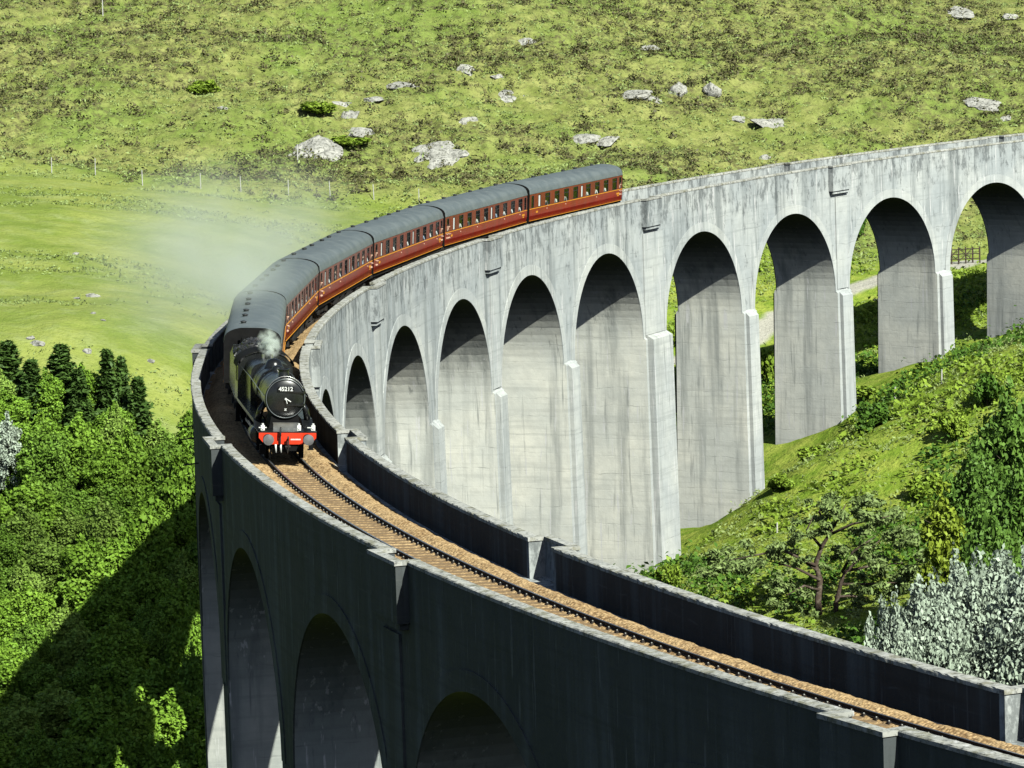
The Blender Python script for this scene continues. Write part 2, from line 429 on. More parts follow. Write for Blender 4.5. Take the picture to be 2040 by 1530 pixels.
# fence foot line = edge of the heath
_fy = None
def hillmask(x, y):
    yb = 228+6*np.sin(x*.03)+smooth(-240, -200, x)*-14
    return smooth(-4, 5, y-yb+(fbm(x*.08, y*.08, 3, 3)-.5)*16)
def heathmask(x, y):
    b = .10*smooth(-262, -292, x)+.14*smooth(262, 320, y)
    return smooth(.50, .60, fbm(x*.05, y*.08, 5, 8)+b)
def height(x, y):
    z = hbase(x, y); x = np.atleast_1d(x); y = np.atleast_1d(y)
    hm = hillmask(x, y)
    big = (fbm(x*.035, y*.035, 3, 1)-.5)
    hum = np.abs(fbm(x*.42, y*.42, 3, 2)-.5)*2
    hum2 = fbm(x*.9, y*.9, 2, 5)
    z = z+hm*((fbm(x*.016+y*.012, y*.03-x*.02, 3, 14)-.5)*9.0+big*3.0+(.5-hum)*1.25+hum2*.5)+(1-hm)*(big*1.2+(fbm(x*.3, y*.3, 3, 4)-.5)*.55)
    return z
def h1(x, y): return float(height(np.array([x]), np.array([y]))[0])
def hit(px, py, d0=230, d1=620):
    """first point of the ground seen along a line of sight"""
    d = np.arange(d0, d1, .5); r = ray(px, py); q = CAM[None]+d[:, None]*r[None]
    g = height(q[:, 0], q[:, 1])-q[:, 2]
    i = np.argmax(g > 0)
    if g[i] <= 0: i = len(d)-1
    return (float(q[i, 0]), float(q[i, 1]), float(g[i]+q[i, 2]))
def axis(a, b, st, lo, hi):
    m = np.arange(a, b, st); L = []; x = a; d = st
    while x > lo: d *= 1.25; x -= d; L.append(x)
    Rr = []; x = m[-1]; d = st
    while x < hi: d *= 1.25; x += d; Rr.append(x)
    return np.concatenate([L[::-1], m, Rr])
gx = axis(-305, -150, .45, -2500, 2500); gy = axis(20, 330, .5, -2500, 3000)
GX, GY = np.meshgrid(gx, gy, indexing='ij'); GZ = height(GX, GY)
hm_ = hillmask(GX, GY)
HE = heathmask(GX, GY)*hm_
lush_ = smooth(-232, -222, GX+(fbm(GX*.1, GY*.1, 3, 9)-.5)*10)*(1-hm_)*smooth(235, 200, GY)
lush_ = np.maximum(lush_, smooth(60, 40, GY)*(1-hm_))
# dirt path seen through the arches
PA = [hit(1560, 632), hit(1680, 585), hit(1745, 562), hit(1900, 530), hit(2060, 500)]
PA = [(PA[0][0]-12, PA[0][1]-16, 0)]+PA
pd = np.full(GX.shape, 1e9)
for a_, b_ in zip(PA[:-1], PA[1:]):
    ax_, ay_ = a_[:2]; bx_, by_ = b_[:2]; L2 = (bx_-ax_)**2+(by_-ay_)**2
    t_ = np.clip(((GX-ax_)*(bx_-ax_)+(GY-ay_)*(by_-ay_))/L2, 0, 1)
    pd = np.minimum(pd, np.hypot(GX-ax_-t_*(bx_-ax_), GY-ay_-t_*(by_-ay_)))
path_ = smooth(2.0, 1.3, pd+(fbm(GX*.6, GY*.6, 2, 6)-.5)*.8)
nx_, ny_ = GX.shape
idx = np.arange(nx_*ny_).reshape(nx_, ny_)
F_ = np.stack([idx[:-1, :-1].ravel(), idx[1:, :-1].ravel(), idx[1:, 1:].ravel(), idx[:-1, 1:].ravel()], 1)
ground = np_mesh('ground', np.stack([GX.ravel(), GY.ravel(), GZ.ravel()], 1), F_, M_GROUND, smooth=True,
                 attrs={'hill': hm_.ravel(), 'lush': lush_.ravel(), 'heath': HE.ravel(), 'path': path_.ravel()})
tag(ground, kind='structure')

# ------------------------------------------------------------------ viaduct
via = empty('viaduct', W(0, 0, -31), 0, 'long curved pale grey concrete railway viaduct with tall round arches', 'viaduct')
bpy.context.view_layer.update()
def vpart(mb, name, mats, parent=via, smooth_=False):
    o = mb.build(name, mats, None, smooth_)
    o.parent = parent; o.matrix_parent_inverse = parent.matrix_world.inverted() if parent is via else Matrix()
    if parent is not via: o.matrix_parent_inverse = parent.matrix_world.inverted()
    return o
VM = via.matrix_world.copy()
def vp(mb, name, mats, parent=None, smooth_=False):
    """the mesh is written in world space; parts are children of the viaduct at its own origin"""
    inv = VM.inverted()
    mb.v = [tuple(inv@Vector(v)) for v in mb.v]
    return mb.build(name, mats, parent if parent is not None else via, smooth_)
def sweep(mb, prof, svals, mi=0, closed=True, ends=True):
    """prof list of (d,z), swept along the centre line"""
    n = len(prof); vs = []
    for s in svals:
        for d, z in prof: vs.append(W(s, d, z))
    fs = []; K = len(svals)
    for k in range(K-1):
        for i in range(n if closed else n-1):
            fs.append((k*n+i, k*n+(i+1) % n, (k+1)*n+(i+1) % n, (k+1)*n+i))
    if ends and closed: fs += [tuple(range(n-1, -1, -1)), tuple(range((K-1)*n, K*n))]
    mb.add(vs, fs, mi)
PMIN, PMAX = -3, 19
DECK = -1.50
NA = 40
for p in range(PMIN, PMAX):
    s0, s1, sc = S(p), S(p+1), S(p+.5)
    us = [s0, (s0+sc-AR)/2]+[sc-AR*math.cos(math.pi*k/NA) for k in range(NA+1)]+[(s1+sc+AR)/2, s1]
    zb = [ZSP, ZSP]+[ZSP+AR*math.sin(math.pi*k/NA) for k in range(NA+1)]+[ZSP, ZSP]
    mb = MB(); n = len(us); vs = []
    for s, z in zip(us, zb):
        vs += [W(s, WI, DECK), W(s, WO, DECK), W(s, WO, z), W(s, WI, z)]
    fs = []
    for k in range(n-1):
        for i in range(4): fs.append((k*4+i, k*4+(i+1) % 4, (k+1)*4+(i+1) % 4, (k+1)*4+i))
    fs += [(3, 2, 1, 0), tuple((n-1)*4+i for i in range(4))]
    mb.add(vs, fs)
    mb.m = [(0, 2, 1, 0)[i] for k in range(n-1) for i in range(4)]+[0, 0]
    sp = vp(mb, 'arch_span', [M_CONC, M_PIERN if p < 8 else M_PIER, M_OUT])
    # proud band round each arch opening, inner and outer side
    for d0, d1 in ((WI-.05, WI+.02), (WO-.02, WO+.05)):
        mb = MB(); vs = []
        a1 = AR+.74
        for k in range(NA+1):
            c_, s_ = math.cos(math.pi*k/NA), math.sin(math.pi*k/NA)
            for r_, d in ((AR-.004, d0), (a1, d0), (a1, d1), (AR-.004, d1)): vs.append(W(sc-r_*c_, d, ZSP+r_*s_))
        fs = []
        for k in range(NA):
            for i in range(4): fs.append((k*4+i, k*4+(i+1) % 4, (k+1)*4+(i+1) % 4, (k+1)*4+i))
        fs += [(3, 2, 1, 0), tuple(NA*4+i for i in range(4))]
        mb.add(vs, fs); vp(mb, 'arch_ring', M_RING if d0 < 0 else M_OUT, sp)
# piers
for p in range(PMIN+1, PMAX):
    s0 = S(p-.5)+AR; s1 = S(p+.5)-AR; sm = (s0+s1)/2
    x_, y_, _ = W(S(p), 0); zg = float(hbase(x_, y_)[0])-4.0-zt(S(p))
    zg = min(zg, ZSP-2)
    king = p in (5, 12)
    mb = MB(); H = ZSP-zg; b = .012*H
    near = p < 8
    def ring(z, e, pd): return [W(s0-e, WI-pd-e, z), W(s1+e, WI-pd-e, z), W(s1+e, WO+(min(pd, .02) if near else pd)+e*(0 if near else 1), z), W(s0-e, WO+(min(pd, .02) if near else pd)+e*(0 if near else 1), z)]
    top = ZSP-.02; pj_ = .22
    vs = ring(top+.28, 0.0, -.06)+ring(top, .0, pj_)+ring(zg, b, pj_)
    fs = [(0, 1, 2, 3), (11, 10, 9, 8)]
    for k in (0, 1):
        for i in range(4): fs.append((k*4+i, k*4+(i+1) % 4, (k+1)*4+(i+1) % 4, (k+1)*4+i))
    # keep the weathered cap inside the spandrel: the cap slopes into it
    mb.add(vs, fs); mb.m = [0, 0]+[2, 0, 1, 0]*2
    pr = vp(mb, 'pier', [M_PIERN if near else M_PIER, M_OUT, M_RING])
    for sg in (-1, 1):
        if sg > 0 and near: pass
        mb = MB(); ins = .35; pe = .32 if not king else .5
        if sg > 0 and near: pe = .03
        dw = (WI if sg < 0 else WO)+sg*(pj_ if not (sg > 0 and near) else .02)
        t = top-(.25 if not king else -.0)
        q = []
        for z, e in ((t+.3, 0), (t, 0), (zg, b)):
            pdd = 0.0 if z > t else pe
            q += [W(s0+ins, dw-sg*.1, z), W(s1-ins, dw-sg*.1, z), W(s1-ins, dw+sg*(pdd+(0 if sg > 0 and near else e)), z), W(s0+ins, dw+sg*(pdd+(0 if sg > 0 and near else e)), z)]
        fs = [(0, 1, 2, 3), (11, 10, 9, 8)]
        for k in (0, 1):
            for i in range(4): fs.append((k*4+i, k*4+(i+1) % 4, (k+1)*4+(i+1) % 4, (k+1)*4+i))
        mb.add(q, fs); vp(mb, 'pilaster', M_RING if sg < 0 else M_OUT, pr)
        # shallow strip up the spandrel above the pier
        mb = MB(); dw = WI if sg < 0 else WO
        z1 = -2.75 if p % 2 == 0 else -3.4
        hw = 1.0 if not king else 2.0
        pts = [(sm-hw, dw-sg*.05), (sm+hw, dw-sg*.05), (sm+hw, dw+sg*.10), (sm-hw, dw+sg*.10)]
        vs = [W(s, d, ZSP+.3) for s, d in pts]+[W(s, d, z1) for s, d in pts]
        mb.add(vs, [(3, 2, 1, 0), (4, 5, 6, 7)]+[(i, (i+1) % 4, 4+(i+1) % 4, 4+i) for i in range(4)])
        if p % 2 == 0: vp(mb, 'pilaster', M_RING if sg < 0 else M_OUT, pr)
# parapets and refuges
PT = .42; RB = (-2.05, 1.15); RD = .46
for sg in (-1, 1):
    dface = WI if sg < 0 else WO; din = dface-sg*PT
    evens = [p for p in range(PMIN, PMAX+1) if p % 2 == 0]
    cuts = [S(PMIN)]
    for p in evens:
        if PMIN < p < PMAX: cuts += [S(p)+RB[0], S(p)+RB[1]]
    cuts.append(S(PMAX))
    for k in range(0, len(cuts), 2):
        a_, b_ = cuts[k], cuts[k+1]; n = max(2, int((b_-a_)/1.0)); sv = np.linspace(a_, b_, n+1)
        mb = MB(); sweep(mb, [(dface, DECK), (din, DECK), (din, -.15), (dface, -.15)], sv)
        mb.m = [((0, 1, 0, 0) if sg < 0 else (1, 1, 1, 0))[i] for j in range(n) for i in range(4)]+[0, 0]
        pa = vp(mb, 'parapet', [M_CONC, M_PSHADE] if sg < 0 else [M_OUTF, M_CONC])
        sv = np.linspace(a_, b_, max(2, int((b_-a_)/.22)))
        mb = MB(); vs = []; pf = 6
        for j, s in enumerate(sv):
            e = [(rng.random()-.5)*.035 for _ in range(6)]
            for q, (d, z) in enumerate(((dface+sg*.035, -.15), (din-sg*.03, -.15), (din-sg*.03, -.035), (din, 0), (dface, 0), (dface+sg*.035, -.035))):
                vs.append(W(s, d+e[q]*.8*(1 if q else 0), z+(e[q]*.7 if q > 1 else 0)))
        fs = []
        for j in range(len(sv)-1):
            for i in range(6): fs.append((j*6+i, j*6+(i+1) % 6, (j+1)*6+(i+1) % 6, (j+1)*6+i))
        fs += [tuple(range(5, -1, -1)), tuple(range((len(sv)-1)*6, len(sv)*6))]
        mb.add(vs, fs); vp(mb, 'coping', M_COPE, pa)
    for p in evens:
        if not (PMIN < p < PMAX): continue
        a_, b_ = S(p)+RB[0], S(p)+RB[1]; do = dface+sg*RD; di = do-sg*.28
        mb = MB()
        def sb(s0, s1, d0, d1, z0, z1, mi=0):
            pts = [(s0, d0), (s1, d0), (s1, d1), (s0, d1)]
            vs = [W(s, d, z0) for s, d in pts]+[W(s, d, z1) for s, d in pts]
            mb.add(vs, [(3, 2, 1, 0), (4, 5, 6, 7)]+[(i, (i+1) % 4, 4+(i+1) % 4, 4+i) for i in range(4)], mi)
        sb(a_, b_, do, di, -2.2, -.14)
        sb(a_, a_+.28, di, din, DECK-.01, -.14); sb(b_-.28, b_, di, din, DECK-.01, -.14)
        sb(a_+.001, b_-.001, di, dface-sg*.02, -2.199, DECK+.05)
        # stepped corbel under the box
        sb(a_+.15, b_-.15, dface-sg*.02, do-sg*.12, -2.45, -2.2)
        rf = vp(mb, 'refuge', M_CONC if sg < 0 or p > 8 else M_OUTF)
        mb = MB()
        sb(a_-.05, b_+.05, do+sg*.05, di-sg*.04, -.14, .0); sb(a_-.05, a_+.33, di-sg*.04, din-sg*.04, -.14, 0); sb(b_-.33, b_+.05, di-sg*.04, din-sg*.04, -.14, 0)
        vp(mb, 'coping', M_COPE, rf)
# iron bars sticking out of the wall near the bend
for s, z in ((-6.5, -1.7), (-8.0, -2.1), (-13.5, -2.6)):
    mb = MB(); mb.cyl(W(s, WO-.1, z), W(s, WO+.75, z-.08), .035, n=8); vp(mb, 'iron_bar', M_IRON)

# ------------------------------------------------------------------ track
RZ = -1.10            # rail top below the parapet top
trk = empty('railway_track', W(-60, 0, RZ-.2), 0, 'single curved railway track on orange ballast along the viaduct', 'railway track')
TM = Matrix.Translation(Vector(W(-60, 0, RZ-.2)))
def tp(mb, name, mats, parent, smooth_=False):
    inv = TM.inverted(); mb.v = [tuple(inv@Vector(v)) for v in mb.v]
    return mb.build(name, mats, parent, smooth_)
SA, SB_ = S(PMIN), S(PMAX)
sv = np.arange(SA, SB_, .8)
CANT = R(3.2)
for d0 in (-.7525, .7525):
    up = (d0+.7525)*math.tan(CANT)
    mb = MB(); t = RZ+up
    sweep(mb, [(d0-.066, t-.148), (d0-.066, t-.135), (d0-.012, t-.115), (d0-.012, t-.045), (d0-.036, t-.035), (d0-.036, t-.003), (d0+.036, t-.003), (d0+.036, t-.035), (d0+.012, t-.045), (d0+.012, t-.115), (d0+.066, t-.135), (d0+.066, t-.148)], sv)
    rl = tp(mb, 'rail', M_RAILS, trk)
    mb = MB(); sweep(mb, [(d0-.034, t-.003), (d0+.034, t-.003), (d0+.028, t), (d0-.028, t)], sv); tp(mb, 'rail_head', M_RAILT, rl)
slp = None
for k in range(100):
    s = -98+.70*k
    if slp is None:
        mb = MB(); mb.box((-1.28, -.125, -.14), (1.28, .125, 0)); slp = mb.build('sleeper', M_SLEEP, trk)
        for d0 in (-.7525, .7525):
            mb = MB(); mb.box((d0-.17, -.09, 0), (d0+.17, .09, .045)); mb.box((d0-.15, -.05, .045), (d0-.06, .05, .085)); mb.box((d0+.06, -.05, .045), (d0+.15, .05, .085))
            mb.build('rail_chair', M_RAILS, slp)
            mb = MB(); mb.cyl((d0-.105, 0, .085), (d0-.105, 0, .11), .022, n=6); mb.build('rail_clip', M_POST, slp)
        o = slp
    else:
        o = slp.copy(); COL.objects.link(o); o.parent = trk
        for ch in slp.children:
            c2 = ch.copy(); COL.objects.link(c2); c2.parent = o
    v = TM.inverted()@Vector(W(s, 0, RZ-.195+.75*math.tan(CANT)))
    o.location = v; o.rotation_euler = (0, CANT*1.0, 0)
    ph = head(s); o.rotation_euler = Matrix((( -math.cos(ph)*-1, math.sin(ph), 0), (-math.sin(ph), math.cos(ph), 0), (0, 0, 1))).to_euler()
    # cross axis x points to the inner side (right); lower there
    Rm = Matrix(((math.cos(ph), math.sin(ph), 0), (-math.sin(ph), math.cos(ph), 0), (0, 0, 1)))
    o.rotation_euler = (Rm@Matrix.Rotation(CANT, 3, 'Y')).to_euler()
# ballast
def ballast(sa, sb, ds, dd):
    S_ = np.arange(sa, sb+ds*.5, ds); D_ = np.arange(WI+PT-.02, WO-PT+.06, dd)
    A_, B_ = np.meshgrid(S_, D_, indexing='ij')
    ph = np.interp(A_, _SS, _ph); X = np.interp(A_, _SS, _x)-B_*np.cos(ph); Y = np.interp(A_, _SS, _y)+B_*np.sin(ph)
    cz = (B_+.7525)*math.tan(CANT)
    sh = RZ-.175+np.clip(cz, -.0, .09)
    berm = .10*np.exp(-((np.abs(B_)-1.45)/.28)**2)-.30*smooth(1.75, 2.45, np.abs(B_))-.05*(np.abs(B_) < .62)
    Z = G_*A_+.2329*(A_/100)**2+sh+berm+(fbm(A_*6, B_*6, 2, 12)-.5)*.09+(fbm(A_*.7, B_*1.1, 2, 13)-.5)*.10*(np.abs(B_) > 1.0)
    nn, mm = X.shape; ii = np.arange(nn*mm).reshape(nn, mm)
    F = np.stack([ii[:-1, :-1].ravel(), ii[1:, :-1].ravel(), ii[1:, 1:].ravel(), ii[:-1, 1:].ravel()], 1)
    return np.stack([X.ravel(), Y.ravel(), Z.ravel()], 1), F
V1, F1 = ballast(-130, -18, .1, .1); V2, F2 = ballast(-18, SB_, .6, .15); V3, F3 = ballast(SA, -130, .6, .15)
Vb = np.concatenate([V1, V2, V3]); Fb = np.concatenate([F1, F2+len(V1), F3+len(V1)+len(V2)])
tag(np_mesh('track_ballast', Vb, Fb, M_BALL), 'orange brown stone ballast between the viaduct parapets', 'ballast', kind='stuff')

# ------------------------------------------------------------------ rolling stock
def vmat(s0, s1):
    """frame of a vehicle standing on the rails with its bogies at s0 and s1 (s0 leading); +X leads, +Y is the inner side"""
    a = Vector(W(s0, 0, RZ+.7525*math.tan(CANT))); b = Vector(W(s1, 0, RZ+.7525*math.tan(CANT)))
    x = (a-b).normalized(); y = Vector((0, 0, 1)).cross(x).normalized(); z = x.cross(y)
    m = Matrix.Identity(4)
    for i in range(3): m[i][0], m[i][1], m[i][2] = x[i], y[i], z[i]
    m.translation = (a+b)/2
    return m@Matrix.Rotation(-CANT, 4, 'X')
def vroot(name, mat, label, cat, group=None):
    o = bpy.data.objects.new(name, None); COL.objects.link(o); o.matrix_world = mat; o.empty_display_size = .3
    return tag(o, label, cat, group)
def text_mesh(txt, size, depth, name, mat, parent, loc, rot):
    cu = bpy.data.curves.new(name, 'FONT'); cu.body = txt; cu.size = size; cu.extrude = depth; cu.align_x = 'CENTER'; cu.align_y = 'CENTER'; cu.offset = .006
    t = bpy.data.objects.new(name, cu); COL.objects.link(t)
    dg = bpy.context.evaluated_depsgraph_get(); me = bpy.data.meshes.new_from_object(t.evaluated_get(dg))
    bpy.data.objects.remove(t); me.materials.clear(); me.materials.append(mat)
    o = bpy.data.objects.new(name, me); COL.objects.link(o); o.parent = parent; o.location = loc; o.rotation_euler = rot
    return o
def wheel(parent, x, y, r, name='wheel', spokes=14, mat=None, rodpin=None):
    sg = 1 if y > 0 else -1
    mb = MB(); mb.lathe((x, y-sg*.07, r), (0, sg, 0), [(0, r+.025), (.03, r+.025), (.035, r), (.14, r-.004), (.14, r-.09), (0, r-.09)], 32, close=False)
    mb.add([], [])
    w_ = mb.build(name, mat or M_BLACK2, parent, 'auto')
    mb = MB(); mb.lathe((x, y-sg*.06, r), (0, sg, 0), [(0, .16), (.13, .16), (.16, .1)], 16)
    for k in range(spokes):
        a = 2*math.pi*k/spokes; u = Vector((math.cos(a), 0, math.sin(a))); v = Vector((-math.sin(a), 0, math.cos(a)))
        mb.obox(Vector((x, y, r))+u*(r*.5+.03), u*(r*.5-.07), v*.025, (0, .03, 0))
    mb.build('spokes', mat or M_BLACK2, w_)
    return w_

# ---- passenger coach
CL = 9.85
WINX = [(.62, .5, 'd'), (2.0, .46, 'f'), (3.65, 1.0, 'w'), (5.6, 1.0, 'w'), (7.55, 1.0, 'w'), (9.5, 1.0, 'w'), (10.85, .42, 'f'), (12.2, 1.0, 'w'), (14.15, 1.0, 'w'), (16.1, 1.0, 'w'), (18.0, 1.0, 'w'), (19.25, .5, 'd')]
def half(sy):
    return [(9.85-o_, w_, k_) for o_, w_, k_ in WINX] if sy > 0 else [(-(9.85-o_), w_, k_) for o_, w_, k_ in WINX]
def make_coach():
    root = vroot('passenger_coach', Matrix.Identity(4), 'x', 'railway coach')
    Y = 1.40
    zw0, zw1 = 2.02, 2.92
    up = MB(); lo = MB(); li = MB()
    for sy in (1, -1):
        ya, yb = (Y-.05, Y) if sy > 0 else (-Y, -Y+.05)
        ws = sorted(half(sy)); x = -CL
        for c_, w_, k_ in ws:
            up.box((x, ya, 1.96), (c_-w_/2, yb, 3.08)); x = c_+w_/2
            up.box((c_-w_/2, ya, 1.96), (x, yb, zw0)); up.box((c_-w_/2, ya, zw1), (x, yb, 3.08))
        up.box((x, ya, 1.96), (CL, yb, 3.08))
        yc, ydd = (Y-.03, Y+.012) if sy > 0 else (-Y-.012, -Y+.03)
        lo.add([(-CL, yc if sy > 0 else ydd, 1.02), (CL, yc if sy > 0 else ydd, 1.02), (CL, sy*(Y-.10), 1.02), (CL, sy*(Y+.012), 1.45), (CL, sy*(Y+.012), 1.925), (CL, sy*(Y-.05), 1.925)]
               + [(-CL, sy*(Y-.10), 1.02), (-CL, sy*(Y+.012), 1.45), (-CL, sy*(Y+.012), 1.925), (-CL, sy*(Y-.05), 1.925)],
               [(6, 2, 3, 7), (7, 3, 4, 8), (8, 4, 5, 9), (2, 5, 4, 3), (6, 7, 8, 9)])
        li.box((-CL+.02, min(sy*(Y-.02), sy*(Y+.025)), 1.94), (CL-.02, max(sy*(Y-.02), sy*(Y+.025)), 1.98))
        li.box((-CL+.02, min(sy*(Y-.02), sy*(Y+.018)), 1.085), (CL-.02, max(sy*(Y-.02), sy*(Y+.018)), 1.105))
    for x0, x1 in ((-CL, -CL+.05), (CL-.05, CL)):
        up.box((x0+.001, -Y+.05, 1.04), (x1-.001, Y-.05, 3.079))
    up.box((-CL+.06, -Y+.06, 1.05), (CL-.06, Y-.06, 1.12))
    body = up.build('body', M_MAROON, root); lw = lo.build('lower_panel', M_LOWER, root); li.build('lining', M_CREAM, lw)
    # windows
    for sy in (1, -1):
        for c_, w_, k_ in half(sy):
            mb = MB(); y = sy*(Y-.03)
            mb.box((c_-w_/2, min(y, y-sy*.008), zw0), (c_+w_/2, max(y, y-sy*.008), zw1))
            wn = mb.build('door_window' if k_ == 'd' else 'window', M_BLIND if k_ == 'f' else M_GLASS, root)
            mb = MB(); f = .03; ya, yb = sorted((sy*(Y-.022), sy*(Y+.006)))
            mb.box((c_-w_/2, ya, zw0), (c_-w_/2+f, yb, zw1)); mb.box((c_+w_/2-f, ya, zw0), (c_+w_/2, yb, zw1))
            mb.box((c_-w_/2+f, ya, zw0), (c_+w_/2-f, yb, zw0+f)); mb.box((c_-w_/2+f, ya, zw1-f), (c_+w_/2-f, yb, zw1))
            if k_ == 'w': mb.box((c_-w_/2+f, ya, zw1-.30), (c_+w_/2-f, yb, zw1-.26))
            mb.build('window_frame', M_IRON if k_ != 'f' else M_BLACK2, wn)
    # roof
    prof = []
    for k in range(15):
        a = math.pi*k/14; prof.append((-(Y+.03)*math.cos(a), 3.06+.80*math.sin(a)**.62 if 0 < k < 14 else 3.06))
    mb = MB(); n = len(prof); xs = [-CL-.02, -CL+.25, CL-.25, CL+.02]; sc_ = [.965, 1, 1, .965]
    vs = [(x, y*(1 if z < 3.1 else s_), 3.06+(z-3.06)*s_) for x, s_ in zip(xs, sc_) for y, z in prof]
    fs = []
    for k in range(3):
        for i in range(n-1): fs.append((k*n+i, (k+1)*n+i, (k+1)*n+i+1, k*n+i+1))
        fs.append((k*n, k*n+n-1, (k+1)*n+n-1, (k+1)*n))
    fs += [tuple(range(n)), tuple(range(3*n, 4*n))]
    mb.add(vs, fs); rf = mb.build('roof', M_ROOF, root, 'auto')
    for k in range(6):
        x = -8.0+3.1*k+(.5 if k % 2 else 0)
        for yv in (-.5,):
            mb = MB(); mb.lathe((x, yv, 3.80), (0, 0, 1), [(0, .13), (.09, .13), (.10, .17), (.13, .15), (.16, .05)], 12); mb.build('roof_vent', M_ROOFD, rf, 'auto')
    for x in ():
        mb = MB()
        for i in range(n-1):
            p0 = prof[i]; p1 = prof[i+1]; mb.cyl((x, p0[0]*1.002, p0[1]+.004), (x, p1[0]*1.002, p1[1]+.004), .012, n=5)
        mb.build('roof_seam', M_ROOFD, rf)
    # ends
    for sx in (-1, 1):
        mb = MB(); x = sx*CL
        prof2 = [(y*.985, min(z-.03, 3.79)) for y, z in prof]+[(Y-.02, 1.05), (-Y+.02, 1.05)]
        mb.prism(prof2, x+sx*.001 if sx > 0 else x-.06, x+.06 if sx > 0 else x-.001); en = mb.build('end_panel', M_BLACK2, root)
        mb = MB(); mb.box((min(x+sx*.07, x+sx*.42), -.52, 1.15), (max(x+sx*.07, x+sx*.42), .52, 3.35))
        mb.box((min(x+sx*.3, x+sx*.36), -.58, 1.1), (max(x+sx*.3, x+sx*.36), .58, 3.42)); mb.build('gangway', M_BLACK2, en)
        for y in (-.87, .87):
            mb = MB(); mb.cyl((x+sx*.05, y, 1.04), (x+sx*.36, y, 1.04), .09, n=12); mb.cyl((x+sx*.36, y, 1.04), (x+sx*.40, y, 1.04), .23, n=20); mb.build('buffer', M_BLACK2, root)
    # underframe
    mb = MB(); mb.box((-CL+.1, -1.25, .80), (CL-.1, 1.25, 1.015)); mb.box((-CL, -1.3, .78), (-CL+.099, 1.3, 1.014)); mb.box((CL-.099, -1.3, .78), (CL, 1.3, 1.014))
    for sy in (-1, 1):
        mb.tube([(-5, sy*1.1, .8), (-3.2, sy*1.1, .45), (3.2, sy*1.1, .45), (5, sy*1.1, .8)], .04, 6)
    un = mb.build('underframe', M_UNDER, root)
    for x, wd in ((-2.2, 1.4), (.2, 1.0), (2.3, 1.3)):
        mb = MB(); mb.box((x-wd/2, .55, .35), (x+wd/2, 1.22, .797)); mb.build('battery_box', M_UNDER, un)
    for bx in (-7.1, 7.1):
        mb = MB()
        for sy in (-1, 1):
            mb.prism([(-1.9, .55), (-1.9, .72), (-.6, .82), (.6, .82), (1.9, .72), (1.9, .55), (.5, .42), (-.5, .42)], bx-0, bx, 0) if False else None
            pts = [(-1.9, .50), (-1.9, .74), (-.6, .79), (.6, .79), (1.9, .74), (1.9, .50), (.6, .36), (-.6, .36)]
            ya, yb = sorted((sy*.98, sy*1.06))
            vs = [(bx+px_, ya, z) for px_, z in pts]+[(bx+px_, yb, z) for px_, z in pts]
            mb.add(vs, [tuple(range(7, -1, -1)), tuple(range(8, 16))]+[(i, (i+1) % 8, 8+(i+1) % 8, 8+i) for i in range(8)])
            for wx in (-1.3, 1.3): mb.box((bx+wx-.16, min(sy*1.065, sy*1.19), .34), (bx+wx+.16, max(sy*1.065, sy*1.19), .62))
        mb.box((bx-.35, -.97, .4), (bx+.35, .97, .72)); bg_ = mb.build('bogie', M_UNDER, root)
        for wx in (-1.3, 1.3):
            for y in (-.76, .76):
                mb = MB(); sg = 1 if y > 0 else -1
                mb.lathe((bx+wx, y-sg*.07, .457), (0, sg, 0), [(0, .485), (.03, .485), (.035, .457), (.13, .452), (.13, .38), (.08, .36), (.08, .12), (.14, .12)], 24); mb.build('wheel', M_UNDER, bg_, 'auto')
    # lettering blocks, yellow, too small to read
    for x0, n_ in ((8.2, 3), (-9.2, 5)):
        mb = MB()
        for k in range(n_): mb.box((x0+k*.13, Y+.013, 1.60), (x0+k*.13+.09, Y+.02, 1.74))
        if n_ == 5:
            for k in range(3): mb.box((x0+.1+k*.13, Y+.013, 1.47), (x0+.19+k*.13, Y+.02, 1.55))
        mb.build('lettering', M_CREAM, lw)
    # seats inside
    mb = MB()
    for c_, w_, k_ in half(1):
        if k_ == 'w':
            for y0, y1 in ((.35, 1.25), (-1.25, -.35)):
                mb.box((c_-.95, y0, 1.121), (c_-.80, y1, 2.35)); mb.box((c_-.799, y0, 1.3), (c_-.35, y1, 1.55))
    mb.build('seats', M_UNDER, root)
    mb = MB()
    for c_, w_, k_ in half(1):
        if k_ == 'w': mb.box((c_-.2, .55, 1.83), (c_+.3, 1.25, 1.87))
    mb.build('tables', M_WHITE, root)
    mb = MB(); mb.box((-CL+.1, -.16, 1.121), (CL-.1, -.12, 3.04)); mb.build('partition', M_WOOD, root)
    return root
proto = make_coach()
COACH_L = ['rearmost maroon coach of the train, last before the bare viaduct', 'second maroon coach from the rear of the train',
           'maroon coach in the middle of the train, third from the rear', 'maroon coach in the middle of the train, third from the tender',
           'maroon coach on the bend, second behind the tender, half veiled by steam', 'maroon coach directly behind the tender, its grey roof seen end on']
CM = []
for i in range(6):
    s1 = 117.7-20.4*i; s0 = s1-20.4; c_ = (s0+s1)/2
    m_ = vmat(c_-7.1, c_+7.1)
    o = proto if i == 0 else copy_tree(proto)
    o.matrix_world = m_; o['label'] = COACH_L[i]; o['group'] = 'maroon passenger coaches of the steam train'
    CM.append(m_)

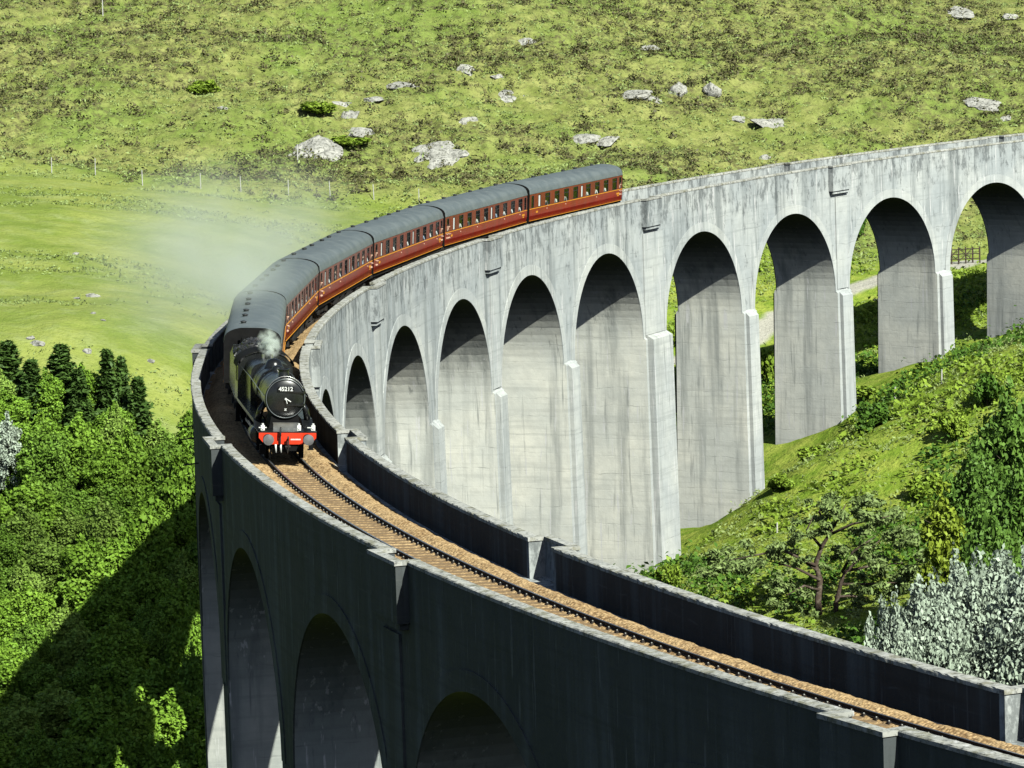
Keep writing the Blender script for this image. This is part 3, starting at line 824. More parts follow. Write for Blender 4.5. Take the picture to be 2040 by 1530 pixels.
# ---- people in the coaches
def skin_mesh(name, verts, edges, radii, mat, sub=1):
    me = bpy.data.meshes.new(name); me.from_pydata(verts, edges, [])
    o = bpy.data.objects.new(name, me); COL.objects.link(o)
    sk = o.modifiers.new('s', 'SKIN'); sk.use_smooth_shade = True
    for v, r in zip(me.skin_vertices[0].data, radii): v.radius = r if hasattr(r, '__len__') else (r, r)
    me.skin_vertices[0].data[0].use_root = True
    ss = o.modifiers.new('u', 'SUBSURF'); ss.levels = sub; ss.render_levels = sub
    dg = bpy.context.evaluated_depsgraph_get(); m2 = bpy.data.meshes.new_from_object(o.evaluated_get(dg)); m2.name = name
    bpy.data.objects.remove(o); m2.materials.clear(); m2.materials.append(mat)
    m2.polygons.foreach_set('use_smooth', [True]*len(m2.polygons))
    return m2
def fig_meshes(reach):
    # +Y is the way the person faces, origin at the hips
    ar = .15 if reach else .16
    V = [(0, 0, .0), (0, .01, .25), (0, .0, .47), (0, .01, .57), (0, .03, .66), (0, .035, .76),
         (-.19, 0, .45), (-.25, ar*.4, .22), (-.22, ar+.12, .16 if not reach else .22), (.19, 0, .45), (.25, ar*.4, .22), (.22, ar+.12, .16 if not reach else .26),
         (-.13, .2, -.02), (-.14, .42, -.04), (.13, .2, -.02), (.14, .42, -.04), (-.215, ar+.2, .16 if not reach else .22), (.215, ar+.2, .16 if not reach else .26)]
    E_ = [(0, 1), (1, 2), (2, 3), (3, 4), (4, 5), (2, 6), (6, 7), (7, 8), (2, 9), (9, 10), (10, 11), (0, 12), (12, 13), (0, 14), (14, 15), (8, 16), (11, 17)]
    Rr = [(.14, .11), (.135, .10), (.15, .09), .055, (.078, .09), (.07, .085), .05, .042, .032, .05, .042, .032, .075, .065, .075, .065, (.04, .02), (.04, .02)]
    body = skin_mesh('body', V, E_, Rr, M_SKIN)
    V2 = V[:3]+[V[6], V[7], V[9], V[10]]; E2 = [(0, 1), (1, 2), (2, 3), (3, 4), (2, 5), (5, 6)]
    shirt = skin_mesh('shirt', V2, E2, [(.16, .13), (.155, .12), (.165, .108), .066, .06, .066, .06], M_WHITE)
    hair = skin_mesh('hair', [(0, -.015, .70), (0, .0, .79), (0, .03, .82)], [(0, 1), (1, 2)], [(.08, .08), (.09, .092), (.06, .05)], M_HAIR)
    return body, shirt, hair
FIG = {r_: fig_meshes(r_) for r_ in (False, True)}
SHIRTS = {k: plain(k+' shirt cloth', v, .8, var=.08) for k, v in (('white', (.8, .8, .78)), ('dark blue', (.03, .04, .10)), ('red', (.55, .05, .03)), ('grey', (.28, .29, .3)), ('pale blue', (.35, .45, .6)), ('black', (.02, .02, .022)))}
def person(mat, loc, rz, colr, reach, label, group=None, tilt=0):
    r_ = bpy.data.objects.new('person', None); COL.objects.link(r_); r_.empty_display_size = .2
    r_.matrix_world = mat@Matrix.Translation(loc)@Matrix.Rotation(rz, 4, 'Z')@Matrix.Rotation(R(-tilt), 4, 'X')
    tag(r_, label, 'person', group)
    for nm, me in zip(('body', 'shirt', 'hair'), FIG[reach]):
        o = bpy.data.objects.new(nm, me); COL.objects.link(o); o.parent = r_
        if nm == 'shirt':
            o.material_slots[0].link = 'OBJECT'; o.material_slots[0].material = SHIRTS[colr]
    return r_
lean = [(1, 9.85-.45, 'white', 'white shirted person leaning out at the front end of the second coach from the rear'),
        (1, 9.85-.82, 'white', 'white shirted person leaning out just behind the foremost one of the second last coach'),
        (2, -9.4, 'red', 'person in red leaning out of the rear door of the third coach from the rear'),
        (3, -9.4, 'white', 'white clad person at the rear door of the third coach from the tender'),
        (2, 9.85-.62, 'white', 'person in white, arm out, at the front of the third coach from the rear'),
        (3, 9.85-.6, 'white', 'person in white leaning out at the front of the third coach from the tender'),
        (0, -9.4, 'white', 'person in white looking out of the last door of the train'),
        (4, 9.85-.62, 'white', 'person in white leaning out at the front of the second coach from the tender')]
for ci, x, colr, lb in lean:
    person(CM[ci], (x, 1.12, 1.74), 0, colr, True, lb, tilt=24)
seat_i = 0
for ci in range(5):
    for k, (c_, w_, k_) in enumerate(half(1)):
        if k_ != 'w' or (ci*7+k*3) % 5 == 0: continue
        colr = ('white', 'black', 'dark blue', 'white', 'grey', 'white', 'pale blue', 'white')[(ci*3+k*5) % 8]
        person(CM[ci], (c_-.10, 1.10, 1.80), R(-90 if k % 2 else -60), colr, False,
               'passenger in %s sitting behind a window of the maroon train' % colr, 'passengers seated at the coach windows')

# ---- steam locomotive
SF = -26.7
lm = vmat(SF+2.4, SF+10.6)@Matrix.Translation((6.5, 0, 0))    # x=0 at the buffer beam
loco = vroot('steam_locomotive', lm, 'black steam locomotive with red buffer beam at the head of the train', 'steam locomotive')
def lb(mb, name, mat, parent=None, smooth_=False): return mb.build(name, mat, parent or loco, smooth_)
ZB = 2.66
mb = MB(); mb.lathe((-1.28, 0, ZB), (-1, 0, 0), [(0, .86), (.03, .90), (1.85, .90), (1.88, .86)], 48); smk = lb(mb, 'smokebox', M_BLACK, None, 'auto')
mb = MB(); mb.lathe((-1.30, 0, ZB), (1, 0, 0), [(0, .80), (.035, .79), (.09, .66), (.13, .45), (.15, .2), (.155, .03)], 48); door = lb(mb, 'smokebox_door', M_BLACK, smk, 'auto')
mb = MB()
for i in range(48):
    a = 2*math.pi*i/48; b_ = 2*math.pi*(i+1)/48
    mb.cyl((-1.245, .845*math.cos(a), ZB+.845*math.sin(a)), (-1.245, .845*math.cos(b_), ZB+.845*math.sin(b_)), .022, n=6, caps=False)
lb(mb, 'door_ring', plain('greasy grey rim', (.12, .135, .14), .3), smk, True)
for z in (ZB+.28, ZB-.28):
    mb = MB(); mb.box((-1.235, .02, z-.035), (-1.14, .80, z+.035)); mb.cyl((-1.19, .80, z-.07), (-1.19, .80, z+.07), .035, n=8); lb(mb, 'hinge_strap', M_BLACK, door)
mb = MB(); mb.cyl((-1.145, 0, ZB), (-1.03, 0, ZB), .05, n=12); mb.cyl((-1.06, -.02, ZB+.03), (-1.06, .22, ZB-.12), .022, n=8); mb.cyl((-1.02, 0, ZB), (-1.02, .06, ZB-.2), .018, n=8); lb(mb, 'door_handle', M_WHITE, door)
mb = MB(); mb.box((-1.13, -.36, ZB+.33), (-1.105, .36, ZB+.53)); npl = lb(mb, 'number_plate', M_BLACK2, door)
text_mesh('45212', .25, .004, 'number', M_WHITE, npl, (-1.099, 0, ZB+.43), (R(90), 0, R(90)))
mb = MB(); mb.lathe((-1.19, 0, ZB-.47), (1, 0, 0), [(0, .09), (.03, .09)], 16); sh_ = lb(mb, 'shed_plate', M_BLACK2, door)
mb = MB(); mb.box((-1.159, -.05, ZB-.445), (-1.153, .05, ZB-.425)); mb.box((-1.159, -.05, ZB-.515), (-1.153, .05, ZB-.495)); mb.obox((-1.156, 0, ZB-.47), (.003, 0, 0), (0, .045, .025), (0, -.006, .01)); lb(mb, 'shed_mark', M_WHITE, sh_)
mb = MB(); pts = [(-1.24, -.86*math.cos(a), ZB+.05+.93*math.sin(a)) for a in np.linspace(.45, math.pi-.45, 16)]; mb.tube(pts, .018, 6); lb(mb, 'handrail', M_STEEL, smk, True)
mb = MB(); mb.lathe((-2.25, 0, 3.42), (0, 0, 1), [(0, .36), (.07, .27), (.14, .235), (.36, .225), (.40, .275), (.45, .28), (.46, .22), (.40, .17)], 32, close=False)
chm = lb(mb, 'chimney', M_BLACK, None, 'auto')
mb = MB(); mb.lathe((-3.16, 0, ZB), (-1, 0, 0), [(0, .82), (4.9, .88)], 48); boil = lb(mb, 'boiler', M_BLACK, None, 'auto')
for t in (.02, 1.2, 2.4, 3.6, 4.8):
    mb = MB(); r_ = .82+.06*t/4.9; mb.lathe((-3.16-t, 0, ZB), (-1, 0, 0), [(0, r_+.002), (.01, r_+.012), (.06, r_+.012), (.07, r_+.002)], 48); lb(mb, 'boiler_band', M_BLACK, boil, 'auto')
mb = MB(); mb.lathe((-6.9, 0, 3.46), (0, 0, 1), [(0, .46), (.06, .40), (.2, .36), (.32, .28), (.39, .14), (.41, .02)], 28); lb(mb, 'steam_dome', M_BLACK, None, 'auto')
mb = MB(); mb.lathe((-5.3, 0, 3.44), (0, 0, 1), [(0, .30), (.08, .24), (.2, .22), (.27, .1)], 24); mb.tube([(-5.3, .2, 3.55), (-5.3, .62, 3.32), (-5.3, .86, 2.9), (-5.3, .9, 2.4)], .045, 8); mb.tube([(-5.3, -.2, 3.55), (-5.3, -.62, 3.32), (-5.3, -.86, 2.9), (-5.3, -.9, 2.4)], .045, 8); lb(mb, 'top_feed', M_BLACK, None, 'auto')
fbp = [(-.93, 1.6), (-.95, 2.9), (-.9, 3.22), (-.75, 3.42), (-.5, 3.52), (.5, 3.52), (.75, 3.42), (.9, 3.22), (.95, 2.9), (.93, 1.6)]
mb = MB(); mb.prism(fbp, -8.06, -11.0); lb(mb, 'firebox', M_BLACK, None, 'auto')
for y in (-.18, .18):
    mb = MB(); mb.cyl((-10.2, y, 3.515), (-10.2, y, 3.72), .07, n=12); lb(mb, 'safety_valve', M_STEEL)
mb = MB(); mb.cyl((-10.7, .3, 3.51), (-10.7, .3, 3.75), .025, n=8); mb.cyl((-10.7, .3, 3.75), (-10.7, .3, 3.83), .045, n=8); lb(mb, 'whistle', M_STEEL)
# cab
mb = MB()
for sy in (-1, 1):
    ya, yb = sorted((sy*1.22, sy*1.27))
    mb.box((-12.5, ya, 1.5), (-11.0, yb, 2.35)); mb.box((-11.25, ya, 2.351), (-11.0, yb, 3.1)); mb.box((-11.75, ya, 2.351), (-11.65, yb, 3.1)); mb.box((-12.2, ya, 2.351), (-12.05, yb, 3.1)); mb.box((-12.2, ya, 2.9), (-11.251, yb, 3.099)) if False else None
    mb.box((-12.15, ya+.001, 3.0), (-11.0, yb-.001, 3.2))
cab = lb(mb, 'cab', M_BLACK)
mb = MB(); mb.prism([(-1.26, 1.5), (-1.26, 3.12), (-.95, 3.5), (-.5, 3.72), (0, 3.79), (.5, 3.72), (.95, 3.5), (1.26, 3.12), (1.26, 1.5)], -10.98, -11.03); lb(mb, 'cab_front', M_BLACK, cab)
for sy in (-1, 1):
    mb = MB(); mb.prism([(sy*.98, 2.45), (sy*1.2, 2.45), (sy*1.2, 3.05), (sy*.98, 3.15)], -10.975, -10.965); lb(mb, 'cab_window', M_DGLASS, cab)
ar = [(-1.33*math.cos(a), 3.08+.76*math.sin(a)) for a in np.linspace(0, math.pi, 17)]; ai = [(-1.29*math.cos(a), 3.05+.72*math.sin(a)) for a in np.linspace(math.pi, 0, 17)]
mb = MB(); n = 17
vs = [(-10.85, y, z) for y, z in ar]+[(-12.75, y, z) for y, z in ar]+[(-10.85, y, z-.04) for y, z in ar]+[(-12.75, y, z-.04) for y, z in ar]
fs = [(i, i+1, n+i+1, n+i) for i in range(n-1)]+[(2*n+i, 3*n+i, 3*n+i+1, 2*n+i+1) for i in range(n-1)]+[(i, 2*n+i, 2*n+i+1, i+1) for i in range(n-1)]+[(n+i, n+i+1, 3*n+i+1, 3*n+i) for i in range(n-1)]+[(0, n, 3*n, 2*n), (n-1, 3*n-1, 4*n-1, 2*n-1)]
mb.add(vs, fs); lb(mb, 'cab_roof', M_BLACK2, cab, 'auto')
# running plate
mb = MB()
for sy in (-1, 1):
    ya, yb = sorted((sy*.82, sy*1.30))
    mb.box((-11.0, ya, 1.60), (-2.35, yb, 1.65)); ya2, yb2 = sorted((sy*1.27, sy*1.30)); mb.box((-11.0, ya2, 1.50), (-2.35, yb2, 1.60))
    mb.add([(-2.35, ya, 1.65), (-2.35, yb, 1.65), (-1.55, yb, 1.34), (-1.55, ya, 1.34), (-2.35, ya, 1.60), (-2.35, yb, 1.60), (-1.55, yb, 1.29), (-1.55, ya, 1.29)], [(0, 1, 2, 3), (7, 6, 5, 4), (0, 3, 7, 4), (1, 5, 6, 2), (2, 6, 7, 3), (0, 4, 5, 1)])
lb(mb, 'running_plate', M_BLACK)
mb = MB(); mb.box((-1.549, -1.28, 1.305), (-.03, 1.28, 1.345)); fp = lb(mb, 'front_platform', M_BLACK)
mb = MB(); mb.prism([(-.7, 1.346), (-.55, 2.1), (.55, 2.1), (.7, 1.346)], -1.35, -3.0); lb(mb, 'smokebox_saddle', M_BLACK2)
mb = MB(); mb.box((-.9, -.55, 1.346), (-.84, .55, 1.62)); mb.box((-.92, -.57, 1.621), (-.82, .57, 1.65)); lb(mb, 'guard_plate', M_STEEL, fp)
for sy in (-1, 1):
    mb = MB(); mb.tube([(-2.2, sy*.78, 2.4), (-2.25, sy*1.0, 2.05), (-2.3, sy*1.08, 1.66)], [.12, .14, .15], 12); lb(mb, 'steam_pipe', M_BLACK, None, True)
    mb = MB(); mb.lathe((-1.95, sy*1.10, .98), (-1, 0, -.02), [(0, .2), (.04, .36), (.12, .38), (1.15, .38), (1.22, .34), (1.26, .15)], 24); lb(mb, 'cylinder', M_BLACK, None, 'auto')
    mb = MB(); mb.box((-11.0, sy*.5-.03, .55), (-.1, sy*.5+.03, 1.30)); lb(mb, 'frame_plate', M_BLACK2)
    mb = MB(); mb.tube([(-1.4, sy*.93, 2.75), (-3, sy*.95, 2.8), (-8, sy*.99, 2.95), (-10.9, sy*1.02, 2.95)], .018, 6); lb(mb, 'handrail', M_STEEL, boil)
    for x in (-1.75, -3.65): wheel(loco, x, sy*.76, .495, 'bogie_wheel', 10)
    for x in (-5.45, -7.55, -10.0): wheel(loco, x, sy*.76, .915, 'driving_wheel', 18)
    mb = MB(); mb.obox((-7.72, sy*.95, .75), (2.35, 0, 0), (0, .025, 0), (0, 0, .06)); lb(mb, 'coupling_rod', M_STEEL)
    mb = MB(); mb.obox((-5.6, sy*1.03, .86), (2.0, 0, -.1), (0, .025, 0), (0, 0, .05)); lb(mb, 'connecting_rod', M_STEEL)
    mb = MB(); mb.box((-.35, min(sy*.66, sy*.74), .16), (-.30, max(sy*.66, sy*.74), .82)); lb(mb, 'guard_iron', M_BLACK2)
    # steps by the front wheels and cab
    for xs_ in (-1.2, -12.0):
        mb = MB(); mb.box((xs_-.03, min(sy*1.05, sy*1.25), .45), (xs_+.03, max(sy*1.05, sy*1.25), 1.28)); mb.box((xs_-.15, min(sy*1.0, sy*1.27), .42), (xs_+.15, max(sy*1.0, sy*1.27), .449)); lb(mb, 'footstep', M_BLACK2)
# buffer beam
bp = [(-1.25, 1.30), (-1.25, 1.08), (-1.05, .86), (-.66, .80), (.66, .80), (1.05, .86), (1.25, 1.08), (1.25, 1.30)]
mb = MB(); mb.prism(bp, -.06, 0); beam = lb(mb, 'buffer_beam', M_RED)
for sy in (-1, 1):
    mb = MB(); mb.lathe((0.001, sy*.87, 1.05), (1, 0, 0), [(0, .20), (.05, .19), (.08, .14), (.34, .12), (.34, .08), (.46, .08)], 20)
    bf = lb(mb, 'buffer', M_BLACK2, beam, 'auto')
    mb = MB(); mb.lathe((.46, sy*.87, 1.05), (1, 0, 0), [(0, .235), (.035, .235), (.055, .1), (.06, .02)], 28); lb(mb, 'buffer_head', plain('greasy buffer face', (.20, .20, .21), .45, .5), bf, 'auto')
mb = MB(); mb.tube([(.02, 0, 1.03), (.22, 0, 1.03), (.30, 0, 1.10), (.26, 0, 1.17)], .04, 8); mb.tube([(.2, .03, 1.0), (.26, .03, .75), (.2, 0, .48), (.14, -.03, .75), (.2, -.03, 1.0)], .028, 8); mb.box((.10, -.12, .70), (.24, .12, .76)); lb(mb, 'coupling', M_UNDER, beam)
mb = MB(); mb.tube([(.06, -.33, .7), (.12, -.33, 1.0), (.14, -.33, 1.45), (.20, -.33, 1.56), (.26, -.33, 1.40), (.24, -.33, 1.2)], .035, 8); lb(mb, 'vacuum_pipe', M_IRON, beam, True)
for y in (-.52, -.30):
    mb = MB(); mb.tube([(.05, y, .79), (.1, y, .7), (.12, y+.02, .45)], [.05, .04, .025], 8); lb(mb, 'heating_pipe', M_WHITE, beam, True)
mb = MB()
for k in range(8): mb.box((.001, .14+k*.055, .985), (.008, .14+k*.055+.04, 1.045))
lb(mb, 'lettering', M_WHITE, beam)
mb = MB(); mb.box((-.25, -1.2, .35), (-.08, -.95, .8)); mb.box((-.6, -.45, .5), (-.1, .45, .8)); lb(mb, 'drag_box', M_BLACK2, beam)
for y in (-1.08, .50, 1.12):
    mb = MB(); mb.box((-.22, y-.085, 1.40), (-.05, y+.085, 1.62)); mb.cyl((-.135, y, 1.62), (-.135, y, 1.70), .05, n=10); mb.cyl((-.05, y, 1.51), (-.02, y, 1.51), .06, n=14)
    mb.box((-.15, y-.015, 1.346), (-.12, y+.015, 1.40)); lp = lb(mb, 'headlamp', M_WHITE)
for y in (-1.22, .9):
    mb = MB(); mb.box((-.5, y, 1.46), (-.44, y+.34, 1.50)); mb.box((-.49, y+.15, 1.346), (-.45, y+.19, 1.46)); lb(mb, 'lamp_bracket', M_WHITE)

# ---- tender
tm_ = vmat(SF+13.9, SF+19.1)@Matrix.Translation((16.5, 0, 0))
ten = vroot('tender', tm_, 'black coal tender coupled between the locomotive and the first coach', 'tender')
X0, X1 = -12.95, -20.4
mb = MB(); mb.box((X1, -1.24, 1.30), (X0, 1.24, 1.40)); mb.box((X1+.02, -1.20, 1.401), (X0-.5, 1.20, 2.45)); tank = mb.build('tank', M_BLACK, ten)
for sy in (-1, 1):
    mb = MB(); pr_ = [(sy*1.21, 1.402), (sy*1.215, 2.75), (sy*1.05, 3.15), (sy*.99, 3.15), (sy*1.17, 2.73), (sy*1.17, 1.402)]
    mb.prism(pr_, X1+.02, X0-.3); mb.build('side_sheet', M_BLACK, ten)
    for x in (-14.2, -16.4, -18.6): wheel(ten, x, sy*.76, .64, 'wheel', 12)
    mb = MB(); ya, yb = sorted((sy*.98, sy*1.03)); mb.box((X1, ya, .62), (X0, yb, 1.299)); mb.build('frame_plate', M_BLACK2, ten)
    for x in (-14.2, -16.4, -18.6):
        mb = MB(); mb.box((x-.16, min(sy*1.031, sy*1.17), .5), (x+.16, max(sy*1.031, sy*1.17), .8)); mb.box((x-.45, min(sy*1.031, sy*1.1), .801), (x+.45, max(sy*1.031, sy*1.1), .86)); mb.build('axle_box', M_UNDER, ten)
mb = MB(); mb.box((-18.4, -1.16, 2.451), (-18.33, 1.16, 3.35)); mb.box((X1+.021, -1.16, 2.451), (X1+.08, 1.16, 2.95)); mb.box((X1+.081, -1.15, 2.60), (-18.401, 1.15, 2.64)); mb.build('bulkhead', M_BLACK, ten)
mb = MB(); mb.cyl((-19.5, 0, 2.64), (-19.5, 0, 2.92), .28, n=18); mb.build('water_filler', M_BLACK, ten)
mb = MB()
for k in range(420):
    x = -13.5-rng.random()*4.7; y = (rng.random()*2-1)*1.05; h = 2.75+.80*(1-(y/1.25)**2)-.35*max(0, (x+14.4))*.8
    r_ = .07+rng.random()*.11; c_ = Vector((x, y, h+rng.random()*.1)); q = Euler((rng.random()*6, rng.random()*6, rng.random()*6)).to_matrix()
    mb.obox(c_, q@Vector((r_, 0, 0)), q@Vector((0, r_*.8, 0)), q@Vector((0, 0, r_*.7)))
mb.box((-18.3, -1.12, 2.451), (-13.7, 1.12, 2.85))
tag(mb.build('coal', M_COAL, ten), kind='stuff')
mb = MB(); mb.box((-12.9, -.9, 1.22), (-12.45, .9, 1.27)); mb.build('fall_plate', M_BLACK2, ten)

# ---- crew
person(lm, (-11.9, 1.12, 1.95), R(-90), 'dark blue', True, 'engine driver in dark blue at the side of the locomotive cab')


# ------------------------------------------------------------------ steam
def volume(name, loc, rad, rz, dens, scale, label, cat, lo=.42, hi=.7):
    import bmesh
    b = bmesh.new(); bmesh.ops.create_icosphere(b, subdivisions=3, radius=1.0); me = bpy.data.meshes.new(name); b.to_mesh(me); b.free()
    o = bpy.data.objects.new(name, me); COL.objects.link(o); o.location = loc; o.scale = rad; o.rotation_euler = rz
    m = N(name+' vapour'); m.t.nodes.remove(m.b); pv = m.n('ShaderNodeVolumePrincipled'); pv.inputs['Color'].default_value = (.93, .98, .95, 1); pv.inputs['Anisotropy'].default_value = .1
    tc = m.n('ShaderNodeTexCoord'); ln = m.n('ShaderNodeVectorMath', operation='LENGTH'); m.l(tc.outputs['Object'], ln.inputs[0])
    f = m.mr(ln.outputs['Value'], 1.0, .15); f = m.math('POWER', f, 1.6)
    p = m.pos(); n_ = m.mr(m.noise(p, scale, 3, .6), lo, hi, .0, 1.0)
    m.l(m.math('MULTIPLY', m.math('MULTIPLY', f, n_), dens), pv.inputs['Density']); m.l(pv.outputs[0], m.out.inputs['Volume'])
    me.materials.append(m.m); return tag(o, label, cat, kind='stuff')
volume('smoke', pix(455, 505, 262), (9.5, 24, 7.5), (0, 0, -.25), .17, .16, 'thin white steam drifting over the meadow left of the train', 'smoke', .36, .66)
q = W(14, .6, 3.6); volume('smoke', (q[0], q[1], q[2]), (3.0, 15, 2.6), (0, 0, -.12), .22, .3, 'thin steam veiling the coach roofs on the bend', 'smoke', .36, .66)
q = lm@Vector((-10.9, .15, 4.15)); volume('steam', q, (.6, 1.1, .6), (R(28), 0, R(10)), 22.0, 2.3, 'bright puff of steam above the locomotive cab', 'steam', .46, .60)

# ------------------------------------------------------------------ vegetation
def frame_of(nv):
    a = np.where(np.abs(nv[:, 2:3]) < .9, np.array([[0, 0, 1.]]), np.array([[1., 0, 0]]))
    u = np.cross(nv, a); u /= np.linalg.norm(u, axis=1, keepdims=True)+1e-9
    return u, np.cross(nv, u)
def leaf_quads(C, size, bias, g, aspect=1.6, jit=.35, droop=0.0):
    """C centres (n,3), bias (n,3) preferred normals -> rhombus leaves"""
    n = len(C); nv = g.normal(size=(n, 3)); nv /= np.linalg.norm(nv, axis=1, keepdims=True)
    nv = nv+bias; nv /= np.linalg.norm(nv, axis=1, keepdims=True)+1e-9
    u, v = frame_of(nv); th = g.random(n)*6.283
    a = u*np.cos(th)[:, None]+v*np.sin(th)[:, None]; b = np.cross(nv, a)
    a[:, 2] -= droop; s = (size*(1-jit+2*jit*g.random(n)))[:, None] if np.ndim(size) == 0 else (size*(1-jit+2*jit*g.random(n)))[:, None]
    bend = nv*s*.18
    V = np.stack([C-a*s*aspect*.5-bend, C-b*s*.5, C+a*s*aspect*.5-bend, C+b*s*.5], 1).reshape(-1, 3)
    F = np.arange(4*n).reshape(n, 4)
    return V, F
def blob_leaves(blobs, per, size, g, up=.35, shell=.55, aspect=1.6):
    Cs, Bs = [], []
    for (cx, cy, cz, rx, ry, rz) in blobs:
        n = int(per*(rx*ry*rz)**(2/3)); d = g.normal(size=(n, 3)); d /= np.linalg.norm(d, axis=1, keepdims=True)
        r = shell+(1-shell)*g.random(n)**.6; r *= 1+.18*np.sin(d[:, 0]*5+cx*3)*np.sin(d[:, 1]*5+cy*3)*np.sin(d[:, 2]*4+cz)
        Cs.append(np.array([cx, cy, cz])+d*r[:, None]*np.array([rx, ry, rz])); Bs.append(d*.7+np.array([0, 0, up]))
    return leaf_quads(np.concatenate(Cs), size, np.concatenate(Bs), g, aspect)
def trunk_mb(h, r, g, lean=.15, limbs=6, z0=.3, spread=.35):
    mb = MB(); pts = []; x = y = 0.
    for k in range(7):
        t = k/6; pts.append((x, y, t*h)); x += (g.random()-.5)*lean*h*.12; y += (g.random()-.5)*lean*h*.12
    mb.tube(pts, [r*(1-.8*k/6) for k in range(7)], 8)
    for k in range(limbs):
        t = z0+(1-z0)*.85*(k+.5)/limbs; i = min(5, int(t*6)); p = Vector(pts[i]).lerp(Vector(pts[i+1]), t*6-i)
        a = k*2.4+g.random(); L = h*spread*(1.1-t*.6); q = p+Vector((math.cos(a)*L, math.sin(a)*L, L*.55))
        mb.tube([p, p.lerp(q, .5)+Vector((0, 0, L*.08)), q], [r*.35*(1-t*.5), r*.22*(1-t*.5), r*.06], 6)
    return mb
# unit trees are about 10 m tall and are scaled when placed
def broad_mesh(seed, mat, size=.26, per=420, wide=2.5, n=15, tall=10., spire=.42):
    g = np.random.default_rng(seed); bl = []
    for k in range(n):
        t = (k+.5)/n; z = tall*(.26+.64*t); rr = wide*math.sin(math.pi*(.18+.72*t))**.8*.75; a = k*2.39996+g.random()*.5
        r_ = (.95+.55*g.random())*wide*.36
        bl.append((math.cos(a)*rr*g.uniform(.45, 1), math.sin(a)*rr*g.uniform(.45, 1), z, r_*1.15, r_*1.15, r_*.85))
    bl.append((0, 0, tall*.93, wide*.3, wide*.3, wide*.32))
    for k in range(26):
        a = g.random()*6.28; t = g.uniform(.3, 1.0); rr = wide*g.uniform(.7, 1.12)*(1.15-t*.85)
        bl.append((math.cos(a)*rr, math.sin(a)*rr, tall*(.2+.8*t)+g.uniform(-.2, .6), wide*g.uniform(.07, .16), wide*g.uniform(.07, .16), wide*g.uniform(.12, .30)))
    bl.append((g.uniform(-.3, .3), g.uniform(-.3, .3), tall*1.02, wide*.14, wide*.14, wide*spire))
    V, F = blob_leaves(bl, per*.85, size*.9, g, .35, .3)
    return V, F, trunk_mb(tall*.9, .16, g)
def conif_mesh(seed, size=.24, tall=10., wide=2.0):
    g = np.random.default_rng(seed); C = []; B = []
    for k in range(26):
        t = k/25; z = tall*(.10+.88*t); R_ = wide*.62*(1-t)**.8*(.4+.8*g.random())+.12
        for j in range(7 if t < .8 else 5):
            a = j*6.283/7+k*1.1+g.random()*.4; n = int(18+70*R_/wide)
            u = g.random(n)**.7*R_*(.65+.5*g.random())
            sp = g.normal(size=(n, 3))*np.array([.13, .13, .09])*(1+.6*R_)
            C.append(np.stack([np.cos(a)*u, np.sin(a)*u, z-u*.22+.08*np.sin(u*3)], 1)+sp)
            B.append(np.tile([math.cos(a)*.4, math.sin(a)*.4, .9], (n, 1)))
    V, F = leaf_quads(np.concatenate(C), size, np.concatenate(B), g, 2.4)
    return V, F, trunk_mb(tall*.97, .15, g, .04, 0)
def bush_mesh(seed, size=.2, wide=1.5, tall=2.0, per=520, n=9):
    g = np.random.default_rng(seed); bl = []
    for k in range(n):
        a = g.random()*6.28; r = wide*.62*math.sqrt(g.random()); bl.append((math.cos(a)*r, math.sin(a)*r, tall*g.uniform(.25, .75), wide*g.uniform(.25, .45), wide*g.uniform(.25, .45), tall*g.uniform(.18, .32)))
    V, F = blob_leaves(bl, per, size, g)
    return V, F, trunk_mb(tall*.7, .05, g, .5, 5, .1, .5)
def mk(name, dat, leaf, bark, label=None, cat=None, group=None):
    V, F, tb = dat; r_ = empty(name, (0, 0, 0), 0, label, cat, group)
    tb.build('trunk', bark, r_, True); np_mesh('crown', V, F, leaf, r_)
    return r_
PROTO = {}
def plant(key, name, gen, leaf, bark, px, pytop, d, label, cat, group=None, wsc=None, hsc=None, unit=10., minh=1.0, px_base=None, rz=None):
    """stands on the ground at distance d along the line of sight to (px, pytop); as tall as that point"""
    q = pix(px, pytop, d); zg = h1(q[0], q[1])-.15; H = max(minh, q[2]-zg) if hsc is None else hsc
    used = key in PROTO
    if not used: PROTO[key] = mk(name, gen(), leaf, bark); o = PROTO[key]
    else: o = copy_tree(PROTO[key])
    s = H/unit; ws = s if wsc is None else wsc
    o.location = (q[0], q[1], zg); o.scale = (ws, ws, s); o.rotation_euler = (0, 0, rng.random()*6.28 if rz is None else rz)
    for k_ in ('label', 'category', 'group'):
        if k_ in o: del o[k_]
    tag(o, label, cat, group)
    return o
BR = [(('b%d' % i), (lambda i=i: broad_mesh(40+i, None, (.30, .24, .34, .27)[i], (380, 520, 300, 420)[i], (3.2, 2.7, 3.5, 2.4)[i], (22, 26, 18, 24)[i]))) for i in range(4)]
WOODG = 'broadleaf trees of the dense wood left of the viaduct'
WOODL = 'leafy green tree in the dense wood left of the viaduct'
rows = [(299, [(10, 768), (90, 790), (165, 808), (225, 828)], .55)]
for py_, d_, x0_ in ((835, 295, 385), (875, 292, 398), (920, 290, 383), (970, 287, 392), (1020, 284, 380), (1075, 280, 390), (1130, 276, 378), (1190, 269, 385), (1255, 259, 372), (1325, 249, 380), (1400, 240, 368), (1475, 230, 375), (1560, 220, 370)):
    rows.append((d_, [(x0_-k_*78+(8 if (py_//5) % 2 else -18), py_+(12 if k_ % 2 else -8)) for k_ in range(6)], .62))
ti = 0
_ord = np.random.default_rng(3).integers(0, 4, 200)
